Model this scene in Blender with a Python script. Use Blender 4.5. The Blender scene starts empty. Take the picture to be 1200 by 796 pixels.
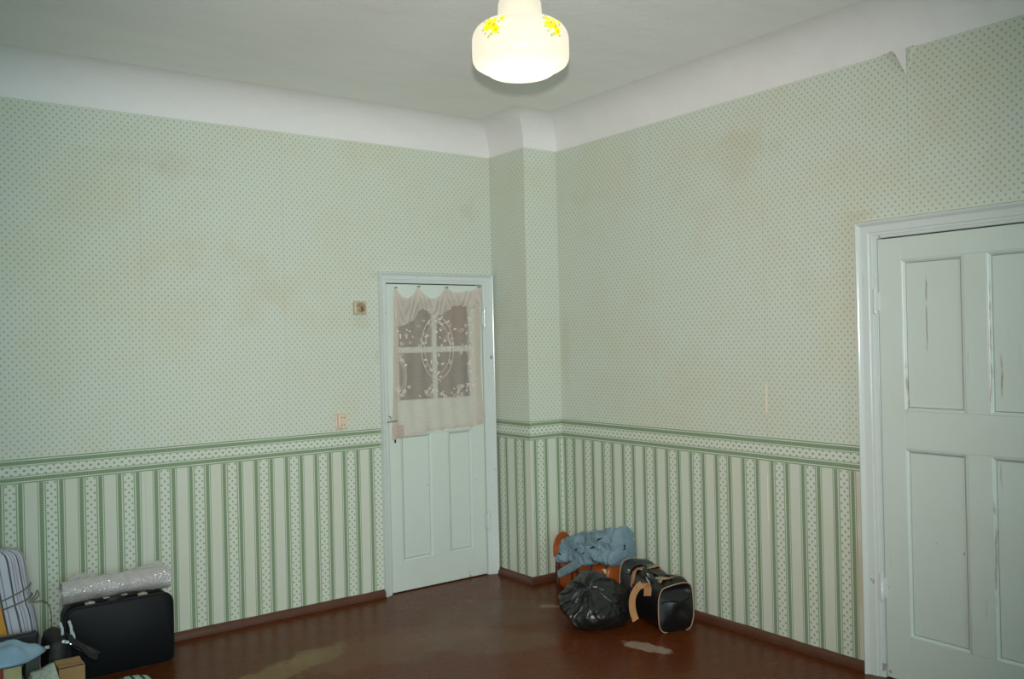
import bpy, bmesh, math, random
from mathutils import Vector, Matrix, noise
random.seed(7)
SC = bpy.context.scene
COL = SC.collection
PI = math.pi

# ------------------------------------------------------------------ camera
cam_d = bpy.data.cameras.new('camera')
cam_d.sensor_fit = 'HORIZONTAL'
cam_d.sensor_width = 36.0
cam_d.lens = 36.0 * 1041.56 / 1200.0
cam_d.clip_start = 0.05
cam = bpy.data.objects.new('camera', cam_d)
COL.objects.link(cam)
CAM = Vector((-3.734, -4.938, 1.562))
_yaw, _pitch, _roll = math.radians(-36.283), math.radians(0.122), math.radians(-1.306)
_f = Vector((math.sin(-_yaw) * math.cos(_pitch), math.cos(_yaw) * math.cos(_pitch), math.sin(_pitch)))
_r = Vector((math.cos(_yaw), math.sin(_yaw), 0))
_u = _r.cross(_f)
_r2 = _r * math.cos(_roll) + _u * math.sin(_roll)
_u2 = -_r * math.sin(_roll) + _u * math.cos(_roll)
M = Matrix((_r2, _u2, -_f)).transposed().to_4x4()
M.translation = CAM
cam.matrix_world = M
SC.camera = cam

# ------------------------------------------------------------------ colour management, world, lights
SC.view_settings.view_transform = 'Standard'
SC.view_settings.look = 'None'
SC.view_settings.gamma = 1.0
SC.view_settings.use_curve_mapping = False
SC.view_settings.exposure = 0.0

w = bpy.data.worlds.new('world'); SC.world = w; w.use_nodes = True
bg = w.node_tree.nodes['Background']
bg.inputs[0].default_value = (0.70, 0.92, 1.0, 1)
bg.inputs[1].default_value = 0.8


def light(name, kind, loc, target, energy, color, **kw):
    d = bpy.data.lights.new(name, kind)
    d.energy = energy; d.color = color
    for k, v in kw.items():
        setattr(d, k, v)
    o = bpy.data.objects.new(name, d); COL.objects.link(o)
    o.location = loc
    o.rotation_euler = (Vector(target) - Vector(loc)).to_track_quat('-Z', 'Y').to_euler()
    return o


# the camera's own flash, a little above the lens
FL = CAM + _u2 * 0.105 - _f * 0.02
light('camera_flash', 'SPOT', FL, FL + _f * 4 + Vector((0, 0, -0.08)), 560, (1.0, 0.938, 0.905),
      spot_size=math.radians(78), spot_blend=1.0, shadow_soft_size=0.022)
# daylight through the two windows of the wall behind the camera
light('daylight_left_window', 'AREA', (-4.35, -6.86, 1.65), (-4.35, 0, 1.5), 74, (0.56, 0.92, 1.0),
      shape='RECTANGLE', size=1.1, size_y=1.5)
light('daylight_right_window', 'AREA', (-1.75, -6.86, 1.65), (-1.75, 0, 1.5), 44, (0.58, 0.92, 1.0),
      shape='RECTANGLE', size=1.1, size_y=1.5)


# ------------------------------------------------------------------ helpers
def lin(r, g, b):
    def f(c):
        c /= 255.0
        return c / 12.92 if c <= 0.04045 else ((c + 0.055) / 1.055) ** 2.4
    return (f(r), f(g), f(b), 1.0)


class E:
    """tiny expression wrapper over Math nodes"""
    nt = None

    def __init__(self, s):
        self.s = s

    @staticmethod
    def op(kind, *a, clamp=False):
        n = E.nt.nodes.new('ShaderNodeMath'); n.operation = kind; n.use_clamp = clamp
        for i, x in enumerate(a):
            if isinstance(x, E):
                E.nt.links.new(x.s, n.inputs[i])
            else:
                n.inputs[i].default_value = float(x)
        return E(n.outputs[0])

    def __add__(s, o): return E.op('ADD', s, o)
    def __radd__(s, o): return E.op('ADD', o, s)
    def __sub__(s, o): return E.op('SUBTRACT', s, o)
    def __rsub__(s, o): return E.op('SUBTRACT', o, s)
    def __mul__(s, o): return E.op('MULTIPLY', s, o)
    def __rmul__(s, o): return E.op('MULTIPLY', o, s)
    def __truediv__(s, o): return E.op('DIVIDE', s, o)


def frac(a): return E.op('FRACT', a)
def absv(a): return E.op('ABSOLUTE', a)
def emax(a, b): return E.op('MAXIMUM', a, b)
def emin(a, b): return E.op('MINIMUM', a, b)
def clamp01(a): return E.op('ADD', a, 0.0, clamp=True)
def less(a, edge, soft): return clamp01((edge - a) / soft + 0.5)          # 1 where a < edge
def band(a, lo, hi, soft=0.0006): return less(a, hi, soft) * (1.0 - less(a, lo, soft))


def mat_new(name):
    m = bpy.data.materials.new(name); m.use_nodes = True
    nt = m.node_tree
    E.nt = nt
    p = nt.nodes['Principled BSDF']
    return m, nt, p


def mixc(nt, fac, a, b):
    n = nt.nodes.new('ShaderNodeMix'); n.data_type = 'RGBA'
    if isinstance(fac, E): nt.links.new(fac.s, n.inputs[0])
    else: n.inputs[0].default_value = fac
    for i, x in ((6, a), (7, b)):
        if isinstance(x, tuple): n.inputs[i].default_value = x
        else: nt.links.new(x, n.inputs[i])
    return n.outputs[2]


def noise_tex(nt, vec=None, scale=5.0, detail=4.0, rough=0.55, dist=0.0):
    n = nt.nodes.new('ShaderNodeTexNoise')
    n.inputs['Scale'].default_value = scale; n.inputs['Detail'].default_value = detail
    n.inputs['Roughness'].default_value = rough; n.inputs['Distortion'].default_value = dist
    if vec is not None: nt.links.new(vec, n.inputs['Vector'])
    return E(n.outputs[0])


def obj_coord(nt, scale=None):
    t = nt.nodes.new('ShaderNodeTexCoord')
    if scale is None: return t.outputs['Object']
    mp = nt.nodes.new('ShaderNodeMapping'); mp.inputs['Scale'].default_value = scale
    nt.links.new(t.outputs['Object'], mp.inputs[0]); return mp.outputs[0]


def add_bump(nt, p, h, strength=0.3, dist=0.01):
    b = nt.nodes.new('ShaderNodeBump'); b.inputs['Strength'].default_value = strength
    b.inputs['Distance'].default_value = dist
    nt.links.new(h.s, b.inputs['Height']); nt.links.new(b.outputs[0], p.inputs['Normal'])


def simple(name, col, rough=0.5, metal=0.0, var=0.0, vscale=8.0, col2=None, bump=0.0, bscale=40.0, bdist=0.004, spec=0.5):
    m, nt, p = mat_new(name)
    p.inputs['Roughness'].default_value = rough; p.inputs['Metallic'].default_value = metal
    p.inputs['Specular IOR Level'].default_value = spec
    if var > 0:
        c2 = col2 or tuple(list(x * 0.6 for x in col[:3]) + [1.0])
        n = noise_tex(nt, obj_coord(nt), vscale, 5)
        f = clamp01((n - 0.5) * 3.0 + 0.4) * var
        nt.links.new(mixc(nt, f, col, c2), p.inputs['Base Color'])
    else:
        p.inputs['Base Color'].default_value = col
    if bump > 0:
        add_bump(nt, p, noise_tex(nt, obj_coord(nt), bscale, 4), bump, bdist)
    return m


class MB:
    def __init__(s):
        s.v = []; s.f = []; s.uv = {}

    def add(s, verts, faces):
        o = len(s.v); s.v += [tuple(x) for x in verts]; s.f += [tuple(i + o for i in fc) for fc in faces]

    def box(s, a, b):
        x0, y0, z0 = a; x1, y1, z1 = b
        s.add([(x0, y0, z0), (x1, y0, z0), (x1, y1, z0), (x0, y1, z0), (x0, y0, z1), (x1, y0, z1), (x1, y1, z1), (x0, y1, z1)],
              [(0, 3, 2, 1), (4, 5, 6, 7), (0, 1, 5, 4), (1, 2, 6, 5), (2, 3, 7, 6), (3, 0, 4, 7)])

    def obox(s, c, ax, ay, az):
        c, ax, ay, az = Vector(c), Vector(ax), Vector(ay), Vector(az)
        vs = [c + ax * i + ay * j + az * k for k in (-1, 1) for i, j in ((-1, -1), (1, -1), (1, 1), (-1, 1))]
        s.add(vs, [(0, 3, 2, 1), (4, 5, 6, 7), (0, 1, 5, 4), (1, 2, 6, 5), (2, 3, 7, 6), (3, 0, 4, 7)])

    def grid(s, fn, nu, nv, closed_u=False):
        """fn(i/nu, j/nv) -> point"""
        mu = nu if closed_u else nu + 1
        vs = [fn(i / nu, j / nv) for j in range(nv + 1) for i in range(mu)]
        fs = []
        for j in range(nv):
            for i in range(nu):
                a = j * mu + i; b = j * mu + (i + 1) % mu
                fs.append((a, b, b + mu, a + mu))
        s.add(vs, fs)

    def lathe(s, c, prof, n=48):
        c = Vector(c)
        vs = []; fs = []
        for r, z in prof:
            for i in range(n):
                t = 2 * PI * i / n
                vs.append((c.x + r * math.cos(t), c.y + r * math.sin(t), c.z + z))
        for j in range(len(prof) - 1):
            for i in range(n):
                k = (i + 1) % n
                fs.append((j * n + i, j * n + k, (j + 1) * n + k, (j + 1) * n + i))
        s.add(vs, fs)

    def tube(s, pts, rad, n=8, closed=False, flat=None):
        pts = [Vector(p) for p in pts]
        rads = rad if isinstance(rad, (list, tuple)) else [rad] * len(pts)
        m = len(pts); up = None; vs = []; fs = []
        for i, p in enumerate(pts):
            if closed: t = pts[(i + 1) % m] - pts[i - 1]
            else: t = pts[min(i + 1, m - 1)] - pts[max(i - 1, 0)]
            t.normalize()
            if up is None:
                up = Vector((0, 0, 1)) if abs(t.z) < 0.9 else Vector((1, 0, 0))
            up = (up - t * up.dot(t)).normalized(); sd = t.cross(up)
            for k in range(n):
                a = 2 * PI * k / n
                vs.append(p + (up * math.cos(a) + sd * math.sin(a)) * rads[i])
        for i in range(m if closed else m - 1):
            j = (i + 1) % m
            for k in range(n):
                l = (k + 1) % n
                fs.append((i * n + k, i * n + l, j * n + l, j * n + k))
        if not closed:
            fs.append(tuple(range(n))[::-1]); fs.append(tuple((m - 1) * n + k for k in range(n)))
        s.add(vs, fs)

    def ribbon(s, pts, wdir, width, thick):
        """flat strap along pts; wdir = width direction (one vector or one per point)"""
        pts = [Vector(p) for p in pts]; m = len(pts); vs = []; fs = []
        for i, p in enumerate(pts):
            t = (pts[min(i + 1, m - 1)] - pts[max(i - 1, 0)]).normalized()
            wd = Vector(wdir[i] if isinstance(wdir, list) else wdir)
            wd = (wd - t * wd.dot(t)).normalized(); n = t.cross(wd)
            for a, b in ((-1, -1), (1, -1), (1, 1), (-1, 1)):
                vs.append(p + wd * a * width / 2 + n * b * thick / 2)
        for i in range(m - 1):
            for k in range(4):
                l = (k + 1) % 4
                fs.append((i * 4 + k, i * 4 + l, i * 4 + 4 + l, i * 4 + 4 + k))
        fs += [(3, 2, 1, 0), tuple((m - 1) * 4 + k for k in range(4))]
        s.add(vs, fs)

    def build(s, name, mat, parent=None, smooth=False, bevel=0.0, bseg=2, subsurf=0, weld=False, uvf=None, ang=40, solid=0.0):
        me = bpy.data.meshes.new(name)
        bm = bmesh.new()
        vv = [bm.verts.new(p) for p in s.v]
        for f in s.f:
            try: bm.faces.new([vv[i] for i in f])
            except ValueError: pass
        if weld: bmesh.ops.remove_doubles(bm, verts=bm.verts, dist=1e-5)
        bmesh.ops.recalc_face_normals(bm, faces=bm.faces)
        if uvf:
            l = bm.loops.layers.uv.new('UVMap')
            for f in bm.faces:
                for lp in f.loops: lp[l].uv = uvf(lp.vert.co)
        bm.to_mesh(me); bm.free()
        o = bpy.data.objects.new(name, me); COL.objects.link(o)
        me.materials.append(mat)
        if smooth:
            for p in me.polygons: p.use_smooth = True
            me.set_sharp_from_angle(angle=math.radians(ang))
        if solid:
            md = o.modifiers.new('solid', 'SOLIDIFY'); md.thickness = solid; md.offset = 0
        if bevel:
            md = o.modifiers.new('bevel', 'BEVEL'); md.width = bevel; md.segments = bseg; md.limit_method = 'ANGLE'
            md.angle_limit = math.radians(35)
        if subsurf:
            md = o.modifiers.new('sub', 'SUBSURF'); md.levels = subsurf; md.render_levels = subsurf
        if parent is not None:
            o.parent = parent
            o.matrix_parent_inverse = Matrix.Translation(-Vector(parent.location))
        return o


def thing(name, loc, label, cat, group=None):
    o = bpy.data.objects.new(name, None); COL.objects.link(o)
    o.empty_display_size = 0.1; o.location = loc
    o['label'] = label; o['category'] = cat; o['kind'] = 'thing'
    if group: o['group'] = group
    return o


def tag(o, label, cat, group=None):
    o['label'] = label; o['category'] = cat; o['kind'] = 'thing'
    if group: o['group'] = group
    return o


def struct(o, label, cat):
    o['kind'] = 'structure'; o['label'] = label; o['category'] = cat
    return o


def struct_empty(name, loc, label, cat):
    o = bpy.data.objects.new(name, None); COL.objects.link(o); o.location = loc
    return struct(o, label, cat)


def lerp(a, b, t): return a + (b - a) * t


def catmull(pts, n=8):
    pts = [Vector(p) for p in pts]; out = []
    for i in range(len(pts) - 1):
        p0, p1, p2, p3 = pts[max(i - 1, 0)], pts[i], pts[i + 1], pts[min(i + 2, len(pts) - 1)]
        for k in range(n):
            t = k / n
            out.append(0.5 * ((2 * p1) + (p2 - p0) * t + (2 * p0 - 5 * p1 + 4 * p2 - p3) * t * t + (3 * p1 - p0 - 3 * p2 + p3) * t ** 3))
    out.append(pts[-1]); return out


def interp(xs, ys, x):
    if x <= xs[0]: return ys[0]
    for i in range(len(xs) - 1):
        if x <= xs[i + 1]: return lerp(ys[i], ys[i + 1], (x - xs[i]) / (xs[i + 1] - xs[i]))
    return ys[-1]


# ------------------------------------------------------------------ materials of the shell
PAPER = lin(208, 214, 200); PAPER_Y = lin(206, 202, 172); DOT = lin(132, 152, 134); BANDC = lin(112, 138, 102)
LINEC = lin(128, 154, 116); PALE = lin(216, 222, 206); PLAIN = lin(208, 212, 196)
BT, BB = 1.042, 0.920          # print border top and bottom


def wallpaper(name, period, u0, marks=(), seams=(), stains=()):
    m, nt, p = mat_new(name)
    tc = nt.nodes.new('ShaderNodeUVMap'); sp = nt.nodes.new('ShaderNodeSeparateXYZ')
    nt.links.new(tc.outputs[0], sp.inputs[0])
    u, v = E(sp.outputs[0]), E(sp.outputs[1])
    LH, LV = 0.0337, 0.037

    def dots(uu, vv, lh, lv, rad, soft):
        a = (frac(uu / lh) - 0.5) * lh; b = (frac(vv / lv) - 0.5) * lv
        c = (frac(uu / lh + 0.5) - 0.5) * lh; d = (frac(vv / lv + 0.5) - 0.5) * lv
        return less(emin(a * a + b * b * 0.8, c * c + d * d * 0.8), rad * rad, soft)
    ctc = nt.nodes.new('ShaderNodeTexCoord').outputs['Object']
    big = noise_tex(nt, ctc, 1.3, 3, 0.6)
    med = noise_tex(nt, ctc, 4.5, 4, 0.6)
    stain = clamp01((big * 0.65 + med * 0.35 - 0.47) * 4.5)
    base = mixc(nt, stain * 0.62, PAPER, PAPER_Y)
    upper = mixc(nt, dots(u, v, LH, LV, 0.0047, 0.00003) * 0.62, base, DOT)
    # stripes
    a = absv(frac((u - u0) / period + 0.5) - 0.5) * period
    ground = mixc(nt, 0.5, base, PLAIN)
    low = ground
    inner = mixc(nt, 0.5, base, PALE)
    su = (frac((u - u0) / period + 0.5) - 0.5) * period + LH * 0.5
    inner = mixc(nt, dots(su, v, LH, 0.038, 0.0052, 0.00003) * 0.85, inner, DOT)
    low = mixc(nt, less(a, 0.024, 0.0008), low, inner)
    low = mixc(nt, band(a, 0.0245, 0.030, 0.001) * 0.85, low, LINEC)
    ladder = band(frac(v / 0.0085), 0.15, 0.7, 0.2) * 0.35 + 0.65
    low = mixc(nt, band(a, 0.0355, 0.054, 0.001) * ladder, low, BANDC)
    low = mixc(nt, band(a, 0.0585, 0.0625, 0.001) * 0.85, low, LINEC)
    # border
    t = (BT - v) / (BT - BB)
    bor = mixc(nt, 0.4, base, PALE)
    ladh = band(frac(u / 0.0085), 0.15, 0.7, 0.2) * 0.35 + 0.65
    bor = mixc(nt, dots((v - (BT - 0.5 * (BT - BB))) + 0.019, u, 0.038, 0.0375, 0.0056, 0.00003) * band(t, 0.33, 0.67, 0.01), bor, DOT)
    for lo, hi, k in ((0.0, 0.05, 0.95), (0.285, 0.32, 0.8), (0.68, 0.715, 0.8), (0.95, 1.0, 0.95)):
        bor = mixc(nt, band(t, lo, hi, 0.012) * k, bor, LINEC)
    for lo, hi in ((0.09, 0.25), (0.755, 0.91)):
        bor = mixc(nt, band(t, lo, hi, 0.012) * ladh, bor, BANDC)
    colr = mixc(nt, less(v, BT, 0.0006), upper, bor)
    colr = mixc(nt, less(v, BB, 0.0006), colr, low)
    for us in seams:
        colr = mixc(nt, band(u + (med - 0.5) * 0.004, us - 0.0022, us + 0.0022, 0.002) * 0.18, colr, lin(150, 160, 135))
    for us, z0, z1, ww in marks:
        mk = band(u + (med - 0.5) * 0.02, us - ww, us + ww, 0.003) * band(v, z0, z1, 0.02)
        colr = mixc(nt, mk * 0.85, colr, lin(238, 228, 204))
    for us, vs, ru, rv, k in stains:
        du = (u - us) / ru; dv = (v - vs) / rv
        colr = mixc(nt, clamp01((1.0 - (du * du + dv * dv)) * 0.8 + (med - 0.52) * 4.0 * clamp01(1.6 - (du * du + dv * dv))) * (k * 0.6), colr, lin(176, 150, 112))
    nt.links.new(colr, p.inputs['Base Color'])
    p.inputs['Roughness'].default_value = 0.75
    p.inputs['Specular IOR Level'].default_value = 0.25
    add_bump(nt, p, noise_tex(nt, ctc, 7, 3), 0.25, 0.02)
    return m


def whitewash(name, c1, c2):
    m, nt, p = mat_new(name)
    n1 = noise_tex(nt, obj_coord(nt, (1.2, 3.2, 3.0)), 1.6, 6, 0.62, 0.4)
    n2 = noise_tex(nt, obj_coord(nt, (4.0, 4.0, 4.0)), 3.0, 6, 0.7)
    f = clamp01((n1 - 0.42) * 2.2) * 0.5 + clamp01((n2 - 0.55) * 3.0) * 0.3
    nt.links.new(mixc(nt, f, c1, c2), p.inputs['Base Color'])
    p.inputs['Roughness'].default_value = 0.9; p.inputs['Specular IOR Level'].default_value = 0.15
    add_bump(nt, p, n2, 0.35, 0.012)
    return m


M_CEIL = whitewash('ceiling_whitewash', lin(246, 245, 242), lin(230, 229, 224))
M_COVE = whitewash('cove_whitewash', lin(233, 231, 229), lin(219, 216, 213))
M_WL = wallpaper('wallpaper_left', 0.1815, -2.25, seams=(-1.74, -2.53, -3.32),
                stains=((-1.150, 1.47, 0.022, 0.09, .8), (-1.24, 1.70, .06, .05, .35), (-1.12, 1.99, .10, .03, .3), (-0.42, 2.45, .10, .09, .4), (-2.55, 2.58, .35, .07, .3), (-2.3, 2.53, .25, .06, .3), (-2.05, 1.9, .5, .3, .15)))
M_WP = wallpaper('wallpaper_pillar', 0.190, -0.183)
M_WPS = wallpaper('wallpaper_pillar_side', 0.194, 0.079)
M_WR = wallpaper('wallpaper_right', 0.183, 2.474, marks=((2.04, 1.165, 1.316, 0.0045), (2.035, 0.61, 0.85, 0.0035)),
                 seams=(1.25, 2.04, 2.83),
                stains=((2.545, 0.5, 0.022, 0.45, .6), (0.45, 1.5, .05, .3, .3), (2.62, 2.11, .14, .03, .35), (0.75, 2.45, .2, .1, .25), (1.9, 2.5, .3, .15, .2)))
M_PLAS = simple('plain_plaster', lin(205, 212, 200), 0.85, var=0.4, vscale=2)


def painted(name, col, dirt, rough=0.35, grain=True, chips=0.6, marks=()):
    m, nt, p = mat_new(name)
    oc = obj_coord(nt)
    n = noise_tex(nt, oc, 3.0, 5, 0.6)
    c = mixc(nt, clamp01((n - 0.48) * 3.0) * 0.5, col, dirt)
    sx = noise_tex(nt, obj_coord(nt, (26.0, 26.0, 1.6)), 2.2, 5, 0.6)
    c = mixc(nt, clamp01((sx - 0.66) * 9.0) * 0.45, c, lin(150, 135, 120))
    ch = noise_tex(nt, obj_coord(nt, (1, 1, 0.7)), 19.0, 3, 0.5)
    sepn = nt.nodes.new('ShaderNodeSeparateXYZ'); nt.links.new(oc, sepn.inputs[0])
    lowz = clamp01((0.16 - E(sepn.outputs[2])) * 5.0) * 0.09
    yy, zz = E(sepn.outputs[1]), E(sepn.outputs[2])
    for my, m0, m1, mw in marks:
        mk = band(yy + (n - 0.5) * 0.03, my - mw, my + mw, 0.004) * band(zz, m0, m1, 0.05) * clamp01((ch - 0.36) * 5.0)
        c = mixc(nt, mk * 0.7, c, lin(146, 116, 104))
    c = mixc(nt, clamp01((ch + lowz - 0.735) * 40.0) * chips, c, lin(120, 84, 70))
    nt.links.new(c, p.inputs['Base Color'])
    p.inputs['Roughness'].default_value = rough; p.inputs['Specular IOR Level'].default_value = 0.5
    if grain: add_bump(nt, p, noise_tex(nt, obj_coord(nt, (30, 30, 2.0)), 2.0, 4) * 0.7 + n * 0.3, 0.22, 0.006)
    return m


M_DOOR = painted('old_pale_green_gloss_paint', lin(211, 221, 212), lin(204, 210, 196), 0.34, marks=((-2.893, 1.44, 1.80, .0028), (-2.797, 1.22, 1.42, .003), (-3.163, 1.25, 1.75, .0025), (-3.20, 1.30, 1.45, .004), (-3.163, .45, .85, .0025)))
M_CASE = painted('casing_pale_green_gloss_paint', lin(212, 220, 216), lin(204, 210, 200), 0.15, grain=False)
M_GAP = simple('door_gap_dark', lin(40, 40, 36), 0.9)


def floor_mat():
    m, nt, p = mat_new('worn_brown_floor_paint')
    oc = obj_coord(nt)
    sp = nt.nodes.new('ShaderNodeSeparateXYZ'); nt.links.new(oc, sp.inputs[0])
    x, y = E(sp.outputs[0]), E(sp.outputs[1])
    n1 = noise_tex(nt, oc, 1.7, 5, 0.6); n2 = noise_tex(nt, oc, 6.0, 5, 0.65); n3 = noise_tex(nt, oc, 22.0, 4, 0.6)
    c = mixc(nt, clamp01((n1 - 0.42) * 3.0), lin(96, 45, 17), lin(86, 50, 26))
    c = mixc(nt, clamp01((n2 - 0.52) * 4.0) * 0.5, c, lin(120, 62, 36))

    def patch(cx, cy, rx, ry, rot, edge=0.5):
        cs, sn = math.cos(rot), math.sin(rot)
        dx = x - cx; dy = y - cy
        a = (dx * cs + dy * sn) / rx; b = (dy * cs - dx * sn) / ry
        d = a * a + b * b + (n2 - 0.5) * 4.0 + (n3 - 0.5) * 1.6
        return less(d, 1.0, edge)
    for cx, cy, rx, ry, rot, k, col in (
            (-1.90, -0.72, 0.20, 0.10, 0.2, 0.6, lin(136, 112, 72)),
            (-2.14, -0.80, 0.26, 0.10, 0.3, 0.6, lin(136, 112, 72)),
            (-1.45, -0.85, 0.55, 0.22, 0.1, 0.35, lin(118, 88, 62)),
            (-0.75, -0.75, 0.40, 0.22, -0.7, 0.4, lin(102, 78, 54)),
            (-0.555, -1.69, 0.145, 0.055, 1.9, 0.85, lin(158, 138, 124)),
            (-0.49, -0.835, 0.07, 0.03, -0.6, 0.5, lin(158, 138, 124)),
            (-1.15, -1.05, 0.40, 0.20, -0.7, 0.35, lin(112, 92, 70))):
        c = mixc(nt, patch(cx, cy, rx, ry, rot) * k, c, col)
    sc = noise_tex(nt, obj_coord(nt, (2.0, 9.0, 1)), 5.0, 3, 0.5, 1.2)
    c = mixc(nt, clamp01((sc - 0.71) * 30.0) * 0.35, c, lin(160, 130, 100))
    nt.links.new(c, p.inputs['Base Color'])
    rr = (n2 - 0.5) * 0.25 + 0.27
    nt.links.new(rr.s, p.inputs['Roughness'])
    p.inputs['Specular IOR Level'].default_value = 0.12
    add_bump(nt, p, n2 * 0.6 + n1 * 0.6, 0.12, 0.01)
    return m


M_FLOOR = floor_mat()
M_BASE = simple('baseboard_red_brown_paint', lin(94, 56, 40), 0.42, var=0.6, vscale=8, col2=lin(76, 46, 30), bump=0.2, bscale=12)
M_HALL = simple('hall_brown_wall', lin(166, 140, 122), 0.8, var=0.5, vscale=3)

# ------------------------------------------------------------------ room shell
XL, YB = -5.30, -6.60            # wall on the left of the camera, wall behind it
HT = 2.810                       # top of wallpaper
ZC = 3.005                       # ceiling
COVE = 0.215
PX, PY = -0.268, -0.387          # pillar edge
TH = 0.14
D1 = dict(il=-1.083, ir=-0.353, it=1.947, ol=-1.136, orr=-0.279, ot=2.014)        # left door, s = x
D2 = dict(il=2.668, ir=3.560, it=1.992, ol=2.576, orr=3.650, ot=2.073)            # right door, s = -y

mb = MB(); mb.box((XL - TH, YB - TH, -0.12), (TH + 0.9, 0.9, 0.0))
struct(mb.build('floor', M_FLOOR), 'brown painted wooden floor with worn pale patches', 'floor')
mb = MB(); mb.box((XL - TH, YB - TH, ZC), (TH, TH, ZC + 0.12))
struct(mb.build('ceiling', M_CEIL), 'whitewashed plaster ceiling', 'ceiling')


def wall_pieces(rects, place):
    m = MB()
    for s0, s1, z0, z1 in rects:
        vs = [place(s, n, z) for z in (z0, z1) for s, n in ((s0, 0), (s1, 0), (s1, -TH), (s0, -TH))]
        m.add(vs, [(0, 3, 2, 1), (4, 5, 6, 7), (0, 1, 5, 4), (1, 2, 6, 5), (2, 3, 7, 6), (3, 0, 4, 7)])
    return m


PL = lambda s, n, z: (s, -n, z)            # left wall: n points into the room
PR = lambda s, n, z: (-n, -s, z)           # right wall

o = wall_pieces([(XL, D1['il'] - .02, 0, ZC), (D1['il'] - .02, D1['ir'] + .02, D1['it'] + .02, ZC), (D1['ir'] + .02, TH, 0, ZC)], PL)\
    .build('wall_left', M_WL, uvf=lambda c: (c.x, c.z))
struct(o, 'green dotted and striped wallpapered wall around the small glazed door', 'wall')
wr = wall_pieces([(0.0, D2['il'] - .02, 0, ZC), (D2['il'] - .02, D2['ir'] + .02, D2['it'] + .02, ZC), (D2['ir'] + .02, -YB, 0, ZC)], PR)\
    .build('wall_right', M_WR, uvf=lambda c: (-c.y, c.z))
struct(wr, 'green dotted and striped wallpapered wall around the large panelled door', 'wall')
mb = MB(); mb.box((PX, PY, 0), (0.0, 0.0, ZC))
pil = mb.build('wall_corner', M_WP, uvf=lambda c: (c.x, c.z))
struct(pil, 'boxed-in wallpapered pillar in the corner between the two walls', 'wall')
pil.data.materials.append(M_WPS)
uvl = pil.data.uv_layers[0].data
for pg in pil.data.polygons:
    if abs(pg.normal.x) > 0.5:
        pg.material_index = 1
        for li in pg.loop_indices:
            co = pil.data.vertices[pil.data.loops[li].vertex_index].co
            uvl[li].uv = (-co.y, co.z)

mb = MB(); mb.box((XL - TH, YB - TH, 0), (XL, TH, ZC))
struct(mb.build('wall_side', M_PLAS), 'plain plastered wall on the left of the room', 'wall')
WIN = [(-4.95, -3.75), (-2.35, -1.15)]
mb = MB()
mb.box((XL, YB - TH, 0), (TH, YB, 0.85)); mb.box((XL, YB - TH, 2.45), (TH, YB, ZC))
for a, b in ((XL, -4.95), (-3.75, -2.35), (-1.15, TH)):
    mb.box((a, YB - TH, 0.85), (b, YB, 2.45))
struct(mb.build('wall_back', M_PLAS), 'plain plastered window wall behind the camera', 'wall')


def glass_mat(name, tint):
    m, nt, p = mat_new(name)
    tr = nt.nodes.new('ShaderNodeBsdfTransparent'); tr.inputs[0].default_value = tint
    gl = nt.nodes.new('ShaderNodeBsdfGlossy'); gl.inputs['Roughness'].default_value = 0.03
    fr = nt.nodes.new('ShaderNodeFresnel'); fr.inputs[0].default_value = 1.5
    mx = nt.nodes.new('ShaderNodeMixShader')
    nt.links.new(fr.outputs[0], mx.inputs[0]); nt.links.new(tr.outputs[0], mx.inputs[1]); nt.links.new(gl.outputs[0], mx.inputs[2])
    nt.links.new(mx.outputs[0], nt.nodes['Material Output'].inputs[0])
    return m


M_GLASS = glass_mat('window_glass', (0.95, 0.97, 0.96, 1))
M_DGLASS = glass_mat('door_glass', (0.72, 0.70, 0.66, 1))
for i, (x0, x1) in enumerate(WIN):
    r = struct_empty('window_%d' % (i + 1), ((x0 + x1) / 2, YB, 0.85), ('left', 'right')[i] + ' white framed window in the wall behind the camera', 'window')
    xm = (x0 + x1) / 2
    m = MB()
    for a, b in (((x0, YB - .10, .85), (x0 + .06, YB - .03, 2.45)), ((x1 - .06, YB - .10, .85), (x1, YB - .03, 2.45)),
                 ((x0 + .06, YB - .10, .85), (x1 - .06, YB - .03, .91)), ((x0 + .06, YB - .10, 2.39), (x1 - .06, YB - .03, 2.45)),
                 ((xm - .03, YB - .09, .91), (xm + .03, YB - .04, 2.39)),
                 ((x0 + .06, YB - .09, 1.95), (x1 - .06, YB - .04, 2.0))):
        m.box(a, b)
    m.build('window_frame', M_CASE, r)
    for xa, xb in ((x0 + .06, xm - .03), (xm + .03, x1 - .06)):
        for za, zb in ((.91, 1.95), (2.0, 2.39)):
            m = MB(); m.box((xa, YB - .068, za), (xb, YB - .064, zb)); m.build('window_pane', M_GLASS, r)
    m = MB(); m.box((x0 - .05, YB, .81), (x1 + .05, YB + .16, .85)); m.build('window_sill', M_CASE, r)

# cove: one quarter-round sweep along both walls and round the pillar
path = [((XL, 0.0), (0, -1)), ((PX, 0.0), None), ((PX, PY), None), ((0.0, PY), None), ((0.0, YB), (-1, 0))]


def cove_pt(i, t):
    ang = t * PI / 2
    off = COVE * (1 - math.cos(ang)); z = HT + (ZC - HT) * math.sin(ang)
    if i == 0: return (XL, -off, z)
    if i == 1: return (PX - off, -off, z)
    if i == 2: return (PX - off, PY - off, z)
    if i == 3: return (0.0 - off, PY - off, z)
    return (-off, YB, z)


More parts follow.
